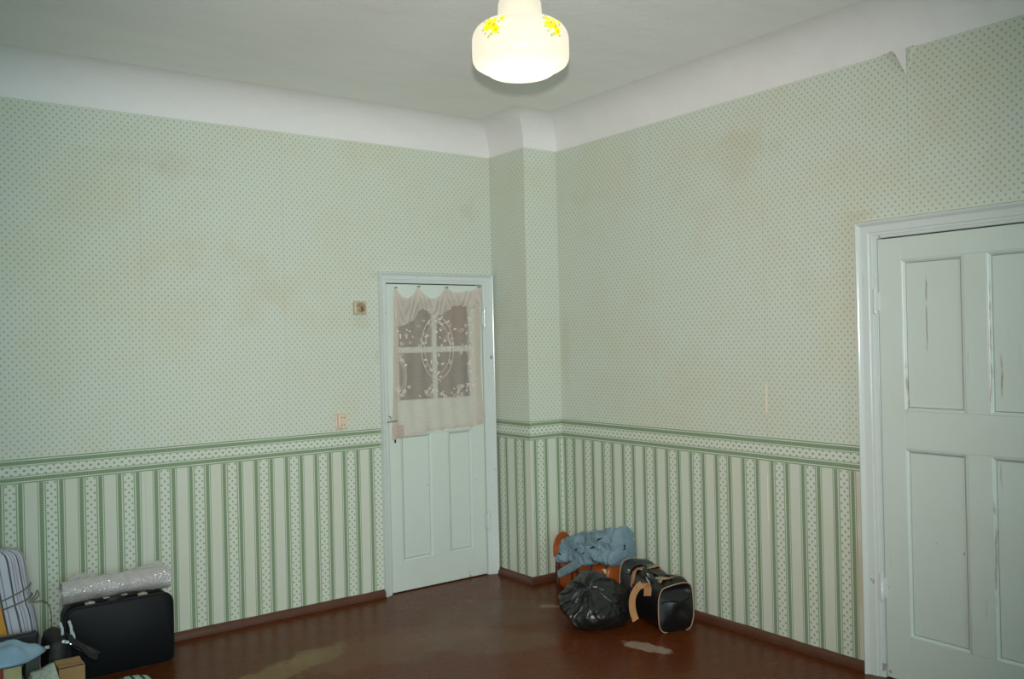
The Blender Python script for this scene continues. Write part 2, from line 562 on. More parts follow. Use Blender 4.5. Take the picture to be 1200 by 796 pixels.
mb = MB()
NC = 14
nseg = [40, 6, 6, 40]
for sgi in range(4):
    def fn(u, v, i=sgi):
        a, b = Vector(cove_pt(i, v)), Vector(cove_pt(i + 1, v))
        p = a.lerp(b, u)
        k = 0.006 * noise.noise(p * 2.5) * math.sin(v * PI)
        return p + Vector((-k, -k, -k))
    mb.grid(fn, nseg[sgi], NC)
struct(mb.build('trim_1', M_COVE, smooth=True, weld=True, ang=35), 'whitewashed quarter-round plaster cove between walls and ceiling', 'cove')

# ragged lower edge of the whitewash where it runs over the paper
# baseboards
def baseboard(name, s0, s1, place, label):
    m = MB(); N = 30
    prof = [(0.0, 0.042), (0.012, 0.040), (0.022, 0.030), (0.026, 0.014), (0.027, 0.0)]

    def fn(u, v):
        k = v * (len(prof) - 1); i = min(int(k), len(prof) - 2); t = k - i
        n = lerp(prof[i][0], prof[i + 1][0], t); z = lerp(prof[i][1], prof[i + 1][1], t)
        s = lerp(s0, s1, u)
        return place(s, n + 0.0005 + 0.002 * noise.noise(Vector((s * 9, n * 30, 3))), z * (1 + 0.12 * noise.noise(Vector((s * 6, 0, 1)))))
    m.grid(fn, N, 4)
    return struct(m.build(name, M_BASE, smooth=True), label, 'baseboard')


baseboard('baseboard_left', XL, D1['ol'] - .002, PL, 'low brown painted baseboard under the left wallpaper')
baseboard('baseboard_right', -PY + 0.028, D2['ol'] - .002, PR, 'low brown painted baseboard under the right wallpaper')
baseboard('baseboard_pillar', -0.0 + 0.01, -PY + 0.026, lambda s, n, z: (PX - n, -s, z), 'low brown baseboard on the pillar side')
baseboard('baseboard_corner', PX - 0.026, -0.0, lambda s, n, z: (s, PY - n, z), 'low brown baseboard on the pillar front')

# torn paper at the top of the right wall
m = MB()
m.add([PR(2.776, .0012, 2.812), PR(2.829, .0012, 2.813), PR(2.831, .0012, 2.690)], [(0, 1, 2)])
m.build('bare_plaster_patch', M_COVE, wr)
m = MB()


def flapfn(u, v):
    # left of the tear: paper corner curling away from the wall
    top = 2.813; z = lerp(top, 2.685, v)
    e = lerp(2.779, 2.830, v)
    s = lerp(e - 0.07 * (1 - v) - 0.004, e, u)
    n = 0.0016 + 0.022 * (u ** 2) * (1 - v) ** 1.2
    return PR(s, n, z)


m.grid(flapfn, 8, 8)
m.build('torn_paper_flap', M_WR, wr, smooth=True, uvf=lambda c: (-c.y, c.z))
m = MB()


def flap2(u, v):
    z = lerp(2.813, 2.70, v); s = lerp(2.8315, 2.8315 + 0.05 * (1 - v) + 0.002, u)
    return PR(s, 0.0016 + 0.007 * math.sin(u * PI) * (1 - v), z)


m.grid(flap2, 6, 6)
m.build('torn_paper_flap', M_WR, wr, smooth=True, uvf=lambda c: (-c.y, c.z))


# ------------------------------------------------------------------ doors
def frame_u(mb, inner, outer, prof, place, z0, z0i=None):
    """casing: U-shaped sweep; inner/outer = (left, right, top); prof = [(t, n)]"""
    rows = []
    for t, n in prof:
        l, r, tp = (lerp(inner[k], outer[k], t) for k in range(3))
        rows.append([place(l, n, z0), place(l, n, tp), place(r, n, tp), place(r, n, z0)])
    vs = [p for r in rows for p in r]; fs = []
    for j in range(len(rows) - 1):
        for i in range(3):
            a = j * 4 + i; fs.append((a, a + 1, a + 5, a + 4))
    mb.add(vs, fs)


def frame_o(mb, rect, prof, place):
    """closed picture-frame moulding; rect=(s0,s1,z0,z1), prof=[(inset, n)]"""
    s0, s1, z0, z1 = rect; vs = []; fs = []
    for d, n in prof:
        vs += [place(s0 + d, n, z0 + d), place(s1 - d, n, z0 + d), place(s1 - d, n, z1 - d), place(s0 + d, n, z1 - d)]
    for j in range(len(prof) - 1):
        for i in range(4):
            k = (i + 1) % 4; fs.append((j * 4 + i, j * 4 + k, j * 4 + 4 + k, j * 4 + 4 + i))
    mb.add(vs, fs)


def pbox(mb, place, s0, s1, n0, n1, z0, z1):
    vs = [place(s, n, z) for z in (z0, z1) for s, n in ((s0, n0), (s1, n0), (s1, n1), (s0, n1))]
    mb.add(vs, [(0, 3, 2, 1), (4, 5, 6, 7), (0, 1, 5, 4), (1, 2, 6, 5), (2, 3, 7, 6), (3, 0, 4, 7)])


CASEPROF = [(-0.02, -0.10), (-0.02, 0.002), (0.0, 0.004), (0.0, 0.010), (0.10, 0.013), (0.14, 0.0135), (0.16, 0.017), (0.30, 0.019),
            (0.34, 0.023), (0.42, 0.0240), (0.62, 0.026), (0.70, 0.0285), (0.76, 0.034), (0.82, 0.039), (0.88, 0.0415), (0.94, 0.038), (1.0, 0.024), (1.0, 0.0)]


def make_door(name, D, place, label, stiles, panels, leaf_front, gap=0.004):
    mid = (D['il'] + D['ir']) / 2
    r = struct_empty(name, place(mid, 0, 0), label, 'door')
    m = MB()
    frame_u(m, (D['il'], D['ir'], D['it']), (D['ol'], D['orr'], D['ot']), CASEPROF, place, 0.0)
    m.build('casing', M_CASE, r, smooth=True, ang=24)
    # frame members of the leaf
    m = MB()
    lf = leaf_front
    for s0, s1, z0, z1 in stiles: pbox(m, place, s0, s1, lf - 0.036, lf, z0, z1)
    m.build('leaf_frame', M_DOOR, r, bevel=0.0025)
    for s0, s1, z0, z1 in panels:
        m = MB()
        pbox(m, place, s0 + .0175, s1 - .0175, lf - 0.026, lf - 0.0115, z0 + .0175, z1 - .0175)
        pbox(m, place, s0, s1, lf - 0.034, lf - 0.028, z0, z1)
        frame_o(m, (s0, s1, z0, z1), [(0.0, lf + 0.0003), (0.003, lf + 0.0012), (0.0065, lf - 0.0005), (0.010, lf - 0.006), (0.0135, lf - 0.0085), (0.0145, lf - 0.0125), (0.0145, lf - 0.028)], place)
        m.build('panel', M_DOOR, r, smooth=True, ang=25)
    return r


def hinge(place, s, n, z0, z1, r, parent):
    m = MB()
    zm = (z0 + z1) / 2
    pts = [place(s, n, lerp(z0, z1, t)) for t in (0, .04, .06, .5, .51, .94, .96, 1)]
    m.tube(pts, [r * .5, r * .6, r, r, r * .9, r, r * .6, r * .45], 10)
    pbox(m, place, s - 0.016, s + 0.016, n - 0.012, n - 0.004, z0 + 0.02, z1 - 0.02)
    m.build('hinge', M_CASE, parent, smooth=True)


# small glazed door, left wall
il, ir, it = D1['il'], D1['ir'], D1['it']
g = 0.007
a0, a1 = il + g, ir - g
stl = [(a0, -0.997, 0.006, it - g), (-0.461, a1, 0.006, it - g),
       (-0.997, -0.461, 0.006, 0.190), (-0.997, -0.461, 0.985, 1.206), (-0.997, -0.461, 1.842, it - g),
       (-0.773, -0.645, 0.190, 0.985)]
d1 = make_door('door_1', D1, PL, 'small pale green glazed door in the left wall', stl,
               [(-0.995, -0.773, 0.190, 0.985), (-0.645, -0.463, 0.190, 0.985)], 0.002)
m = MB()
pbox(m, PL, -0.745, -0.713, -0.03, 0.000, 1.206, 1.842); m.build('muntin', M_DOOR, d1, bevel=0.004)
m = MB()
pbox(m, PL, -0.997, -0.746, -0.03, 0.000, 1.502, 1.540); pbox(m, PL, -0.712, -0.461, -0.03, 0.000, 1.502, 1.540)
m.build('muntin', M_DOOR, d1, bevel=0.004)
for s0, s1 in ((-0.997, -0.745), (-0.713, -0.461)):
    for z0, z1 in ((1.206, 1.502), (1.540, 1.842)):
        m = MB(); pbox(m, PL, s0, s1, -0.020, -0.016, z0, z1); m.build('pane', M_DGLASS, d1)
hinge(PL, ir + 0.000, 0.026, 1.655, 1.790, 0.012, d1)
hinge(PL, ir + 0.000, 0.026, 0.300, 0.432, 0.012, d1)
M_STEEL = simple('old_steel', lin(150, 150, 145), 0.35, 0.9)
M_DARK = simple('dark_hole', lin(28, 26, 24), 0.8)
m = MB()
m.tube([PL(-1.100, .022, 1.075), PL(-1.100, .034, 1.078), PL(-1.085, .036, 1.080), PL(-1.05, .034, 1.080), PL(-1.035, .030, 1.082)], 0.0035, 6)
m.tube([PL(-1.078, .006, 1.112), PL(-1.078, .026, 1.108), PL(-1.078, .034, 1.090), PL(-1.080, .034, 1.075)], 0.0035, 6)
m.build('door_hook', M_STEEL, d1, smooth=True)
m = MB(); pbox(m, PL, -1.055, -0.985, 0.0015, 0.022, 0.975, 1.05)
m.build('lock_case', simple('lock_paint', lin(188, 172, 160), 0.5), d1, bevel=0.004)
m = MB(); m.add([PL(-1.043, .003, .972), PL(-1.029, .003, .970), PL(-1.034, .003, .944), PL(-1.042, .003, .940)], [(0, 1, 2, 3)])
pbox(m, PL, -1.043, -1.031, 0.0022, 0.0034, .942, .968)
m.build('keyhole', M_DARK, d1)
# hall seen through the panes
m = MB()
m.box((-1.6, 0.62, 0), (0.2, 0.66, 2.4)); m.box((-1.6, TH, 2.3), (0.2, 0.62, 2.4)); m.box((-1.64, TH, 0), (-1.6, 0.66, 2.4)); m.box((0.2, TH, 0), (0.24, 0.66, 2.4))
struct(m.build('wall_hall', M_HALL), 'brown hall wall behind the glazed door', 'wall')
M_BCLOTH = simple('brown_cloth', lin(250, 140, 40), 0.85, var=0.1, vscale=7)
m = MB()
m.grid(lambda u, v: Vector((lerp(-0.445, -0.265, u * (1 - .35 * v) + .12 * v), 0.30 + 0.02 * math.sin(u * 11), lerp(2.28, 1.56, v))), 16, 12)
o = m.build('hanging_cloth', M_BCLOTH, smooth=True, solid=0.004)
tag(o, 'orange-brown cloth seen through the upper right pane of the small door', 'cloth')

# large panelled door, right wall
il, ir, it = D2['il'], D2['ir'], D2['it']
a0, a1 = il + g, ir - g
P1, P2, P3, P4 = 2.786, 3.059, 3.157, 3.430
z0, z1, z2, z3 = 0.208, 1.046, 1.215, 1.884
stl = [(a0, P1, 0.006, it - g), (P4, a1, 0.006, it - g), (P1, P4, 0.006, z0), (P1, P4, z1, z2), (P1, P4, z3, it - g),
       (P2, P3, z0, z1), (P2, P3, z2, z3)]
d2 = make_door('door_2', D2, PR, 'large pale green four-panel door in the right wall', stl,
               [(P1, P2, z0, z1), (P3, P4, z0, z1), (P1, P2, z2, z3), (P3, P4, z2, z3)], 0.006)
hinge(PR, il - 0.004, 0.016, 1.645, 1.765, 0.010, d2)
hinge(PR, il - 0.004, 0.016, 0.345, 0.475, 0.010, d2)
m = MB()
m.box((0.66, -4.0, 0), (0.70, -2.2, 2.4)); m.box((TH, -2.24, 0), (0.66, -2.2, 2.4)); m.box((TH, -4.0, 0), (0.66, -3.96, 2.4)); m.box((TH, -4.0, 2.36), (0.70, -2.2, 2.4))
struct(m.build('wall_passage', M_HALL), 'brown passage wall behind the large door', 'wall')

# ------------------------------------------------------------------ lace curtain on the small door
def sheer(name, col, alpha, weave=True):
    m, nt, p = mat_new(name)
    tr = nt.nodes.new('ShaderNodeBsdfTransparent')
    df = nt.nodes.new('ShaderNodeBsdfDiffuse'); df.inputs[0].default_value = col
    tl = nt.nodes.new('ShaderNodeBsdfTranslucent'); tl.inputs[0].default_value = col
    m1 = nt.nodes.new('ShaderNodeMixShader'); m1.inputs[0].default_value = 0.25
    nt.links.new(df.outputs[0], m1.inputs[1]); nt.links.new(tl.outputs[0], m1.inputs[2])
    mx = nt.nodes.new('ShaderNodeMixShader')
    n = noise_tex(nt, obj_coord(nt, (6, 1, 60)), 3.0, 2)
    f = clamp01((n - 0.5) * 0.18 + alpha)
    nt.links.new(f.s, mx.inputs[0])
    nt.links.new(tr.outputs[0], mx.inputs[1]); nt.links.new(m1.outputs[0], mx.inputs[2])
    nt.links.new(mx.outputs[0], nt.nodes['Material Output'].inputs[0])
    return m


M_NET = sheer('curtain_net', lin(236, 224, 212), 0.46)
M_VAL = sheer('curtain_valance', lin(230, 220, 210), 0.74)
M_LACE = sheer('lace_thread', lin(246, 238, 230), 0.85)
ct = thing('lace_curtain', PL(-0.71, 0.03, 1.92), 'beige lace curtain with scalloped valance pinned to the small glazed door', 'curtain')
TX = [-1.032, -1.020, -0.938, -0.856, -0.750, -0.648, -0.59, -0.50, -0.455, -0.400, -0.382]
TZ = [1.880, 1.915, 1.848, 1.925, 1.853, 1.925, 1.903, 1.896, 1.900, 1.925, 1.925]


def top_z(x):
    # swags hang between the pins
    pins = [(-1.022, 1.915), (-0.856, 1.925), (-0.648, 1.922), (-0.500, 1.905), (-0.392, 1.930)]
    sag = [0.07, 0.076, 0.022, 0.014]
    if x <= pins[0][0]: return pins[0][1] - (pins[0][0] - x) * 2.6
    for i in range(4):
        if x <= pins[i + 1][0]:
            t = (x - pins[i][0]) / (pins[i + 1][0] - pins[i][0])
            return lerp(pins[i][1], pins[i + 1][1], t) - sag[i] * (math.sin(t * PI) ** 0.8)
    return pins[-1][1]


def bot_z(x):
    b = interp([-1.07, -0.95, -0.80, -0.60, -0.45, -0.38], [0.958, 0.972, 0.992, 0.998, 0.998, 1.02], x)
    return b + 0.007 * abs(math.sin((x + 1.07) * 42))


def netfn(u, v):
    xt = lerp(-1.030, -0.392, u); xb = lerp(-1.066, -0.384, u)
    zt = top_z(xt); x = lerp(xt, xb, v)
    z = lerp(zt, bot_z(xb), v)
    n = 0.016 + 0.006 * math.sin(u * 40 + 2 * math.sin(v * 3)) * (0.5 + 0.5 * v) + 0.008 * noise.noise(Vector((u * 5, v * 4, 1)))
    if x > -0.55: n += 0.012 * math.exp(-((x + 0.352) / 0.10) ** 2)
    if z < 1.08 and x < -0.97: n += 0.014 * math.exp(-((x + 1.02) / 0.05) ** 2 - ((z - 1.01) / 0.05) ** 2)
    return PL(x, n, z)


m = MB(); m.grid(netfn, 90, 70); m.build('net_panel', M_NET, ct, smooth=True)
# hem
m = MB()
hp = [Vector(netfn(i / 90, 1.0)) for i in range(91)]
m.grid(lambda u, v: Vector(netfn(u, 1.0)) + Vector((0, -0.0015, 0.018 * v)), 90, 2)
m.build('hem', sheer('curtain_hem', lin(234, 220, 208), 0.6), ct, smooth=True)
M_SHEM = sheer('curtain_side_hem', lin(230, 215, 202), 0.45)
for ua, ub in ((0.0, 0.06), (0.93, 1.0)):
    m = MB()
    m.grid(lambda u, v: Vector(netfn(lerp(ua, ub, u), v)) + Vector((0, -0.0015, 0)), 5, 60)
    m.build('side_hem', M_SHEM, ct, smooth=True)


def val_bot(x):
    return interp([-1.035, -1.00, -0.94, -0.89, -0.862, -0.835, -0.78, -0.72, -0.68, -0.60, -0.54, -0.46, -0.385],
                  [1.665, 1.668, 1.69, 1.705, 1.76, 1.782, 1.748, 1.738, 1.742, 1.797, 1.80, 1.785, 1.79], x) + 0.006 * abs(math.sin(x * 60))


def valfn(u, v):
    x = lerp(-1.036, -0.380, u)
    zt = top_z(x); z = lerp(zt, val_bot(x), v)
    # folds follow the swags: curved ridges fanning out from the pins
    ph = (z - zt) * 60 + 6 * math.sin((x + 1.02) * 30)
    n = 0.030 + 0.007 * math.sin(ph) * (0.3 + v) + 0.010 * noise.noise(Vector((x * 12, z * 9, 4)))
    n += 0.008 * math.exp(-((x + 0.352) / 0.10) ** 2)
    return PL(x, n, z)


m = MB(); m.grid(valfn, 110, 26); m.build('valance', M_VAL, ct, smooth=True)
for px_, pz_ in ((-0.856, 1.925), (-0.648, 1.922), (-0.392, 1.930), (-1.022, 1.915)):
    m = MB(); m.tube([PL(px_, 0.002, pz_), PL(px_, 0.040, pz_), PL(px_, 0.044, pz_)], [0.002, 0.005, 0.003], 8)
    m.build('thumbtack', M_STEEL, ct, smooth=True)


def lace_leaf(m, cx, cz, q, ln, wd, solid):
    ring = []
    for i in range(8):
        b = 2 * PI * i / 8
        ex, ez = ln * math.cos(b), wd * math.sin(b)
        ring.append(PL(cx + ex * math.cos(q) - ez * math.sin(q), 0.026, cz + ex * math.sin(q) + ez * math.cos(q)))
    if solid: m.add(ring, [tuple(range(8))])
    else: m.tube(ring, .0018, 4, closed=True)


def lace_motif(cx, cz, rx, rz, a0, a1, n, seed, spread=0.22, outline=True):
    """a wreath or spray: thin stems with many small leaves, kept inside the curtain"""
    m = MB(); rnd = random.Random(seed)
    ok = lambda x, z: -1.035 < x < -0.392 and z > 1.19
    if outline:
        for k, wdt in ((1.06, .0022), (0.84, .0016)):
            run = []
            for a in list(range(a0, a1 + 1, 6)) + [None]:
                p = None
                if a is not None:
                    t = math.radians(a)
                    p = (cx + rx * k * math.sin(t), cz + rz * k * math.cos(t))
                if p and ok(*p): run.append(PL(p[0], .026, p[1]))
                else:
                    if len(run) > 2: m.tube(run, wdt, 4)
                    run = []
    for i in range(n):
        t = math.radians(rnd.uniform(a0, a1)); k = 1 + rnd.gauss(0, spread)
        lx, lz = cx + rx * k * math.sin(t), cz + rz * k * math.cos(t)
        if ok(lx, lz): lace_leaf(m, lx, lz, rnd.uniform(0, PI), rnd.uniform(.008, .018), rnd.uniform(.004, .008), rnd.random() < .5)
    m.build('lace_motif', M_LACE, ct)['kind'] = 'stuff'


lace_motif(-0.725, 1.530, 0.115, 0.190, 0, 360, 46, 1, .16)
lace_motif(-0.725, 1.530, 0.060, 0.130, 0, 360, 16, 11, .3, False)
lace_motif(-1.02, 1.56, 0.085, 0.085, 0, 180, 24, 2, .45, False)
lace_motif(-0.44, 1.60, 0.075, 0.10, 180, 360, 30, 3, .4, False)
lace_motif(-0.43, 1.80, 0.060, 0.11, 190, 340, 4, 6, .1)
lace_motif(-1.03, 1.36, 0.065, 0.12, 10, 170, 5, 4, .12)
lace_motif(-1.00, 1.23, 0.070, 0.050, -40, 90, 16, 14, .4, False)
lace_motif(-0.43, 1.38, 0.060, 0.12, 190, 350, 5, 5, .12)
lace_motif(-0.46, 1.235, 0.090, 0.055, 240, 380, 24, 15, .4, False)
lace_motif(-0.76, 1.225, 0.070, 0.040, 270, 450, 14, 8, .4, False)
lace_motif(-0.62, 1.210, 0.060, 0.030, 270, 450, 8, 9, .4, False)

# ------------------------------------------------------------------ sockets on the left wall
M_BAKE = simple('yellowed_bakelite', lin(172, 150, 118), 0.35, var=0.7, vscale=30, col2=lin(120, 92, 62))
M_BAKE2 = simple('yellowed_plastic', lin(205, 192, 165), 0.4, var=0.4, vscale=30)
jb = thing('junction_box', PL(-1.267, 0, 1.79), 'square yellowed box with round knob on the left wall beside the small door', 'switch')
m = MB(); pbox(m, PL, -1.308, -1.226, 0.0, 0.030, 1.747, 1.829); m.build('box_body', M_BAKE2, jb, bevel=0.006)
m = MB()
frame_o(m, (-1.304, -1.230, 1.751, 1.825), [(0.0, .0300), (.002, .034), (.006, .034), (.009, .0305)], PL)
m.build('raised_rim', M_BAKE2, jb)
m = MB()
ring = []
for r_, n_ in ((0.030, .030), (.029, .036), (.022, .040), (0.0, .041)):
    ring.append([PL(-1.267 + r_ * math.cos(t * PI / 12), n_, 1.788 + r_ * math.sin(t * PI / 12)) for t in range(24)])
for j in range(3):
    m.add(ring[j] + ring[j + 1], [(i, (i + 1) % 24, 24 + (i + 1) % 24, 24 + i) for i in range(24)])
m.build('round_cover', M_BAKE, jb, smooth=True)
m = MB(); pbox(m, PL, -1.271, -1.262, .038, .052, 1.768, 1.796); m.build('switch_key', simple('brown_key', lin(96, 66, 36), 0.4), jb, bevel=0.002)

ou = thing('double_socket', PL(-1.402, 0, 1.106), 'upright cream double power socket just above the green border', 'socket')
M_CREAM = simple('cream_plastic', lin(226, 205, 182), 0.4, var=0.3, vscale=30)
m = MB(); pbox(m, PL, -1.438, -1.368, 0.0, 0.010, 1.056, 1.156); m.build('back_plate', M_CREAM, ou, bevel=0.003)
m = MB(); pbox(m, PL, -1.432, -1.374, 0.010, 0.032, 1.062, 1.150); m.build('socket_body', M_CREAM, ou, bevel=0.005)
for zc in (1.128, 1.083):
    m = MB()
    rr_ = []
    for r_, n_ in ((0.021, .032), (.021, .0345), (.018, .0345), (.017, .0325), (0, .0325)):
        rr_.append([PL(-1.403 + r_ * math.cos(t * PI / 10), n_, zc + r_ * math.sin(t * PI / 10)) for t in range(20)])
    for j in range(4):
        m.add(rr_[j] + rr_[j + 1], [(i, (i + 1) % 20, 20 + (i + 1) % 20, 20 + i) for i in range(20)])
    sf = m.build('socket_face', M_CREAM, ou, smooth=True)
    for dx in (-.008, .008):
        m = MB(); m.tube([PL(-1.403 + dx, .0324, zc), PL(-1.403 + dx, .0332, zc)], .0032, 8)
        m.build('pin_hole', M_DARK, sf)

# ------------------------------------------------------------------ ceiling lamp
LX, LY = -1.919, -2.552


def shade_mat():
    m, nt, p = mat_new('lit_opal_glass')
    oc = obj_coord(nt); sp = nt.nodes.new('ShaderNodeSeparateXYZ'); nt.links.new(oc, sp.inputs[0])
    z = E(sp.outputs[2])
    # brightest low down where the bulb hangs, creamier on the neck
    k = clamp01((2.70 - z) / 0.16)
    k2 = clamp01((2.50 - z) / 0.03)
    st = 0.66 + k * 0.14 + k2 * 0.45
    p.inputs['Base Color'].default_value = (0.24, 0.225, 0.18, 1)
    p.inputs['Roughness'].default_value = 0.18
    p.inputs['Emission Color'].default_value = (1.0, 0.92, 0.70, 1)
    nt.links.new(st.s, p.inputs['Emission Strength'])
    return m


M_OPAL = shade_mat()
lp = thing('ceiling_lamp', (LX, LY, ZC), 'lit white glass ceiling lamp with painted yellow flowers', 'lamp')
zl = lambda y: 2.435 + (97 - y) * 0.00287
PROF = [(0.045, -4), (0.060, -2.5), (.068, 0.5), (.0725, 5), (0.075, 20), (.0755, 26), (0.09, 27), (.112, 28.5), (.132, 31), (.149, 35.5), (.159, 41), (.163, 47), (.1635, 57), (.1635, 67),
        (.162, 72), (.155, 76.5), (.142, 79.5), (.127, 81.2), (.119, 81.6), (.117, 83.4), (.113, 85.5), (.105, 87.3), (.09, 88.6), (.05, 89.2), (.001, 89.4)]
m = MB(); m.lathe((LX, LY, 0), [(r_, zl(y_)) for r_, y_ in PROF], 72)
shade = m.build('glass_shade', M_OPAL, lp, smooth=True, ang=60)
m = MB(); m.lathe((LX, LY, 0), [(.0, zl(-4)), (.064, zl(-4)), (.066, zl(-9)), (.06, zl(-16)), (.03, zl(-20)), (.014, zl(-22)), (.0, zl(-22))], 36)
m.build('shade_holder', simple('cream_holder', lin(220, 212, 190), 0.4), lp, smooth=True)
m = MB(); m.tube([(LX, LY, zl(-22)), (LX, LY, ZC - 0.03)], 0.008, 10); m.build('rod', simple('rod_white', lin(210, 205, 190), 0.4), lp, smooth=True)
m = MB(); m.lathe((LX, LY, 0), [(.0, ZC - .05), (.02, ZC - .05), (.045, ZC - .03), (.055, ZC - .004), (.055, ZC), (0, ZC)], 36)
m.build('ceiling_rose', simple('rose_white', lin(215, 210, 198), 0.4), lp, smooth=True)


def decal_mat(name, col, es):
    m, nt, p = mat_new(name)
    p.inputs['Base Color'].default_value = col; p.inputs['Roughness'].default_value = 0.3
    p.inputs['Emission Color'].default_value = col; p.inputs['Emission Strength'].default_value = es
    return m


M_YEL = decal_mat('decal_yellow', (0.95, 0.66, 0.01, 1), 0.75)
M_ORA = decal_mat('decal_orange', (0.85, 0.36, 0.01, 1), 0.6)
M_LEAF = decal_mat('decal_leaf', (0.36, 0.42, 0.10, 1), 0.5)
prof_w = [(r_, zl(y_)) for r_, y_ in PROF]
camdir = Vector((-.605, -.796, 0)); rgt = Vector((.806, -.592, 0))


def surf(phi, z):
    # the point of the shade's outer profile at height z
    r_ = interp([q[1] for q in prof_w[::-1]], [q[0] for q in prof_w[::-1]], z)
    d = camdir * math.cos(phi) + rgt * math.sin(phi)
    r_ += 0.0018
    return Vector((LX, LY, z)) + d * r_


def spray(phi0, seed):
    rnd = random.Random(seed)
    for mt, spots in ((M_YEL, [(0, 0, .020), (-.014, .012, .014), (.012, .012, .012), (-.012, -.008, .015), (.020, -.020, .017), (.012, -.008, .012), (-.026, -.004, .008), (.040, .012, .010), (.047, .020, .006)]),
                      (M_ORA, [(.014, -.006, .008), (.022, -.022, .007), (-.004, .002, .006), (.042, .012, .004)]),
                      (M_LEAF, [(-.018, .024, .004), (-.030, .014, .004), (-.030, -.014, .004), (.004, -.034, .005), (-.006, -.040, .005), (.032, .002, .004), (-.02, -.028, .004), (.030, -.034, .004)])):
        m = MB()
        for k, (dx, dz, r_) in enumerate(spots):
            lift = 0.0 if mt is M_YEL else 0.0007
            n = 10; vs = []
            a_off = rnd.uniform(0, 6)
            for i in range(n):
                rr2 = r_ * (0.75 + 0.3 * (i % 2)) if mt is not M_LEAF else r_ * (1.0 if i % 5 else 1.4)
                a = 2 * PI * i / n + a_off
                pz = 2.588 + dz + rr2 * math.sin(a); pp = phi0 + (dx + rr2 * math.cos(a)) / 0.163
                p = surf(pp, pz); p += (p - Vector((LX, LY, p.z))).normalized() * (lift + 0.0002 * (k % 3))
                vs.append(p)
            c = surf(phi0 + dx / .163, 2.588 + dz); c += (c - Vector((LX, LY, c.z))).normalized() * (lift + 0.0002 * (k % 3))
            m.add(vs + [c], [(i, (i + 1) % n, n) for i in range(n)])
        m.build('flower_print' if mt is not M_LEAF else 'leaf_print', mt, shade)['kind'] = 'stuff'


for i, dg_ in enumerate((-36, 40, 134, -128)): spray(math.radians(dg_), 40 + i)

# ------------------------------------------------------------------ suitcase and bubble wrap
M_CASEB = simple('black_vinyl', lin(17, 20, 22), 0.55, var=0.3, vscale=4, bump=0.25, bscale=160, bdist=0.001, spec=0.22)
M_CASET = simple('dark_vinyl_side', lin(48, 47, 42), 0.55, var=0.4, vscale=6)
M_BRASS = simple('worn_latch_metal', lin(214, 205, 180), 0.3, 0.6)
sx0, sx1, sy0, sy1, sz1 = -2.976, -2.487, -0.312, -0.165, 0.345
sc_ = thing('suitcase', ((sx0 + sx1) / 2, (sy0 + sy1) / 2, 0), 'black hard suitcase standing on its edge against the left wall', 'suitcase')


def rrect(x0, x1, z0, z1, rt, rb, n=8):
    pts = []
    for cx, cz, r_, a in ((x1 - rt, z1 - rt, rt, 0), (x0 + rt, z1 - rt, rt, 90), (x0 + rb, z0 + rb, rb, 180), (x1 - rb, z0 + rb, rb, 270)):
        for i in range(n + 1):
            t = math.radians(a + 90 * i / n); pts.append((cx + r_ * math.cos(t), cz + r_ * math.sin(t)))
    return pts


def slab(mb, ring, ys, insets, cx, cz):
    """loft a ring of (x, z) along y"""
    n = len(ring); vs = []
    for y, ins in zip(ys, insets):
        for x, z in ring:
            d = Vector((x - cx, z - cz)); k = 1 - ins / max(d.length, 1e-6)
            vs.append((cx + d.x * k, y, cz + d.y * k))
    fs = []
    for j in range(len(ys) - 1):
        for i in range(n):
            k = (i + 1) % n; fs.append((j * n + i, j * n + k, j * n + n + k, j * n + n + i))
    fs.append(tuple(range(n))); fs.append(tuple((len(ys) - 1) * n + i for i in range(n)))
    mb.add(vs, fs)


ring = rrect(sx0, sx1, 0.0, sz1, 0.055, 0.03)
ccx, ccz = (sx0 + sx1) / 2, sz1 / 2
m = MB(); slab(m, ring, [sy0, sy0 + .004, sy0 + .012, sy0 + .062], [.010, .003, 0, 0], ccx, ccz); m.build('lid', M_CASEB, sc_, smooth=True, ang=50)
m = MB(); slab(m, ring, [sy0 + .065, sy1 - .012, sy1 - .004, sy1], [0, 0, .003, .010], ccx, ccz); m.build('body', M_CASET, sc_, smooth=True, ang=50)
m = MB()
m.tube([(x, sy0 + .008, z) for x, z in rrect(sx0 - .001, sx1 + .001, -.0, sz1 + .001, 0.055, 0.03)], .005, 6, closed=True)
m.build('edge_piping', simple('black_piping', lin(22, 22, 23), 0.4), sc_, smooth=True)
for x in (-2.862, -2.622):
    m = MB(); m.box((x - .022, sy0 + .030, sz1 - .001), (x + .022, sy0 + .058, sz1 + .009)); m.box((x - .012, sy0 + .020, sz1 + .002), (x + .012, sy0 + .05, sz1 + .014))
    m.build('latch', M_BRASS, sc_, bevel=.003)
for x in (-2.788, -2.706):
    m = MB(); m.box((x - .014, sy0 + .030, sz1 - .001), (x + .014, sy0 + .055, sz1 + .020)); m.build('handle_mount', M_BRASS, sc_, bevel=.004)
m = MB()
m.ribbon(catmull([(-2.80, sy0 + .03, sz1 + .008), (-2.785, sy0 + .015, sz1 + .012), (-2.747, sy0 + .008, sz1 + .012), (-2.71, sy0 + .015, sz1 + .012), (-2.695, sy0 + .03, sz1 + .008)], 6), (0, 0, 1), .016, .012)
m.build('carry_handle', simple('black_handle', lin(24, 24, 25), 0.4), sc_, bevel=.003)


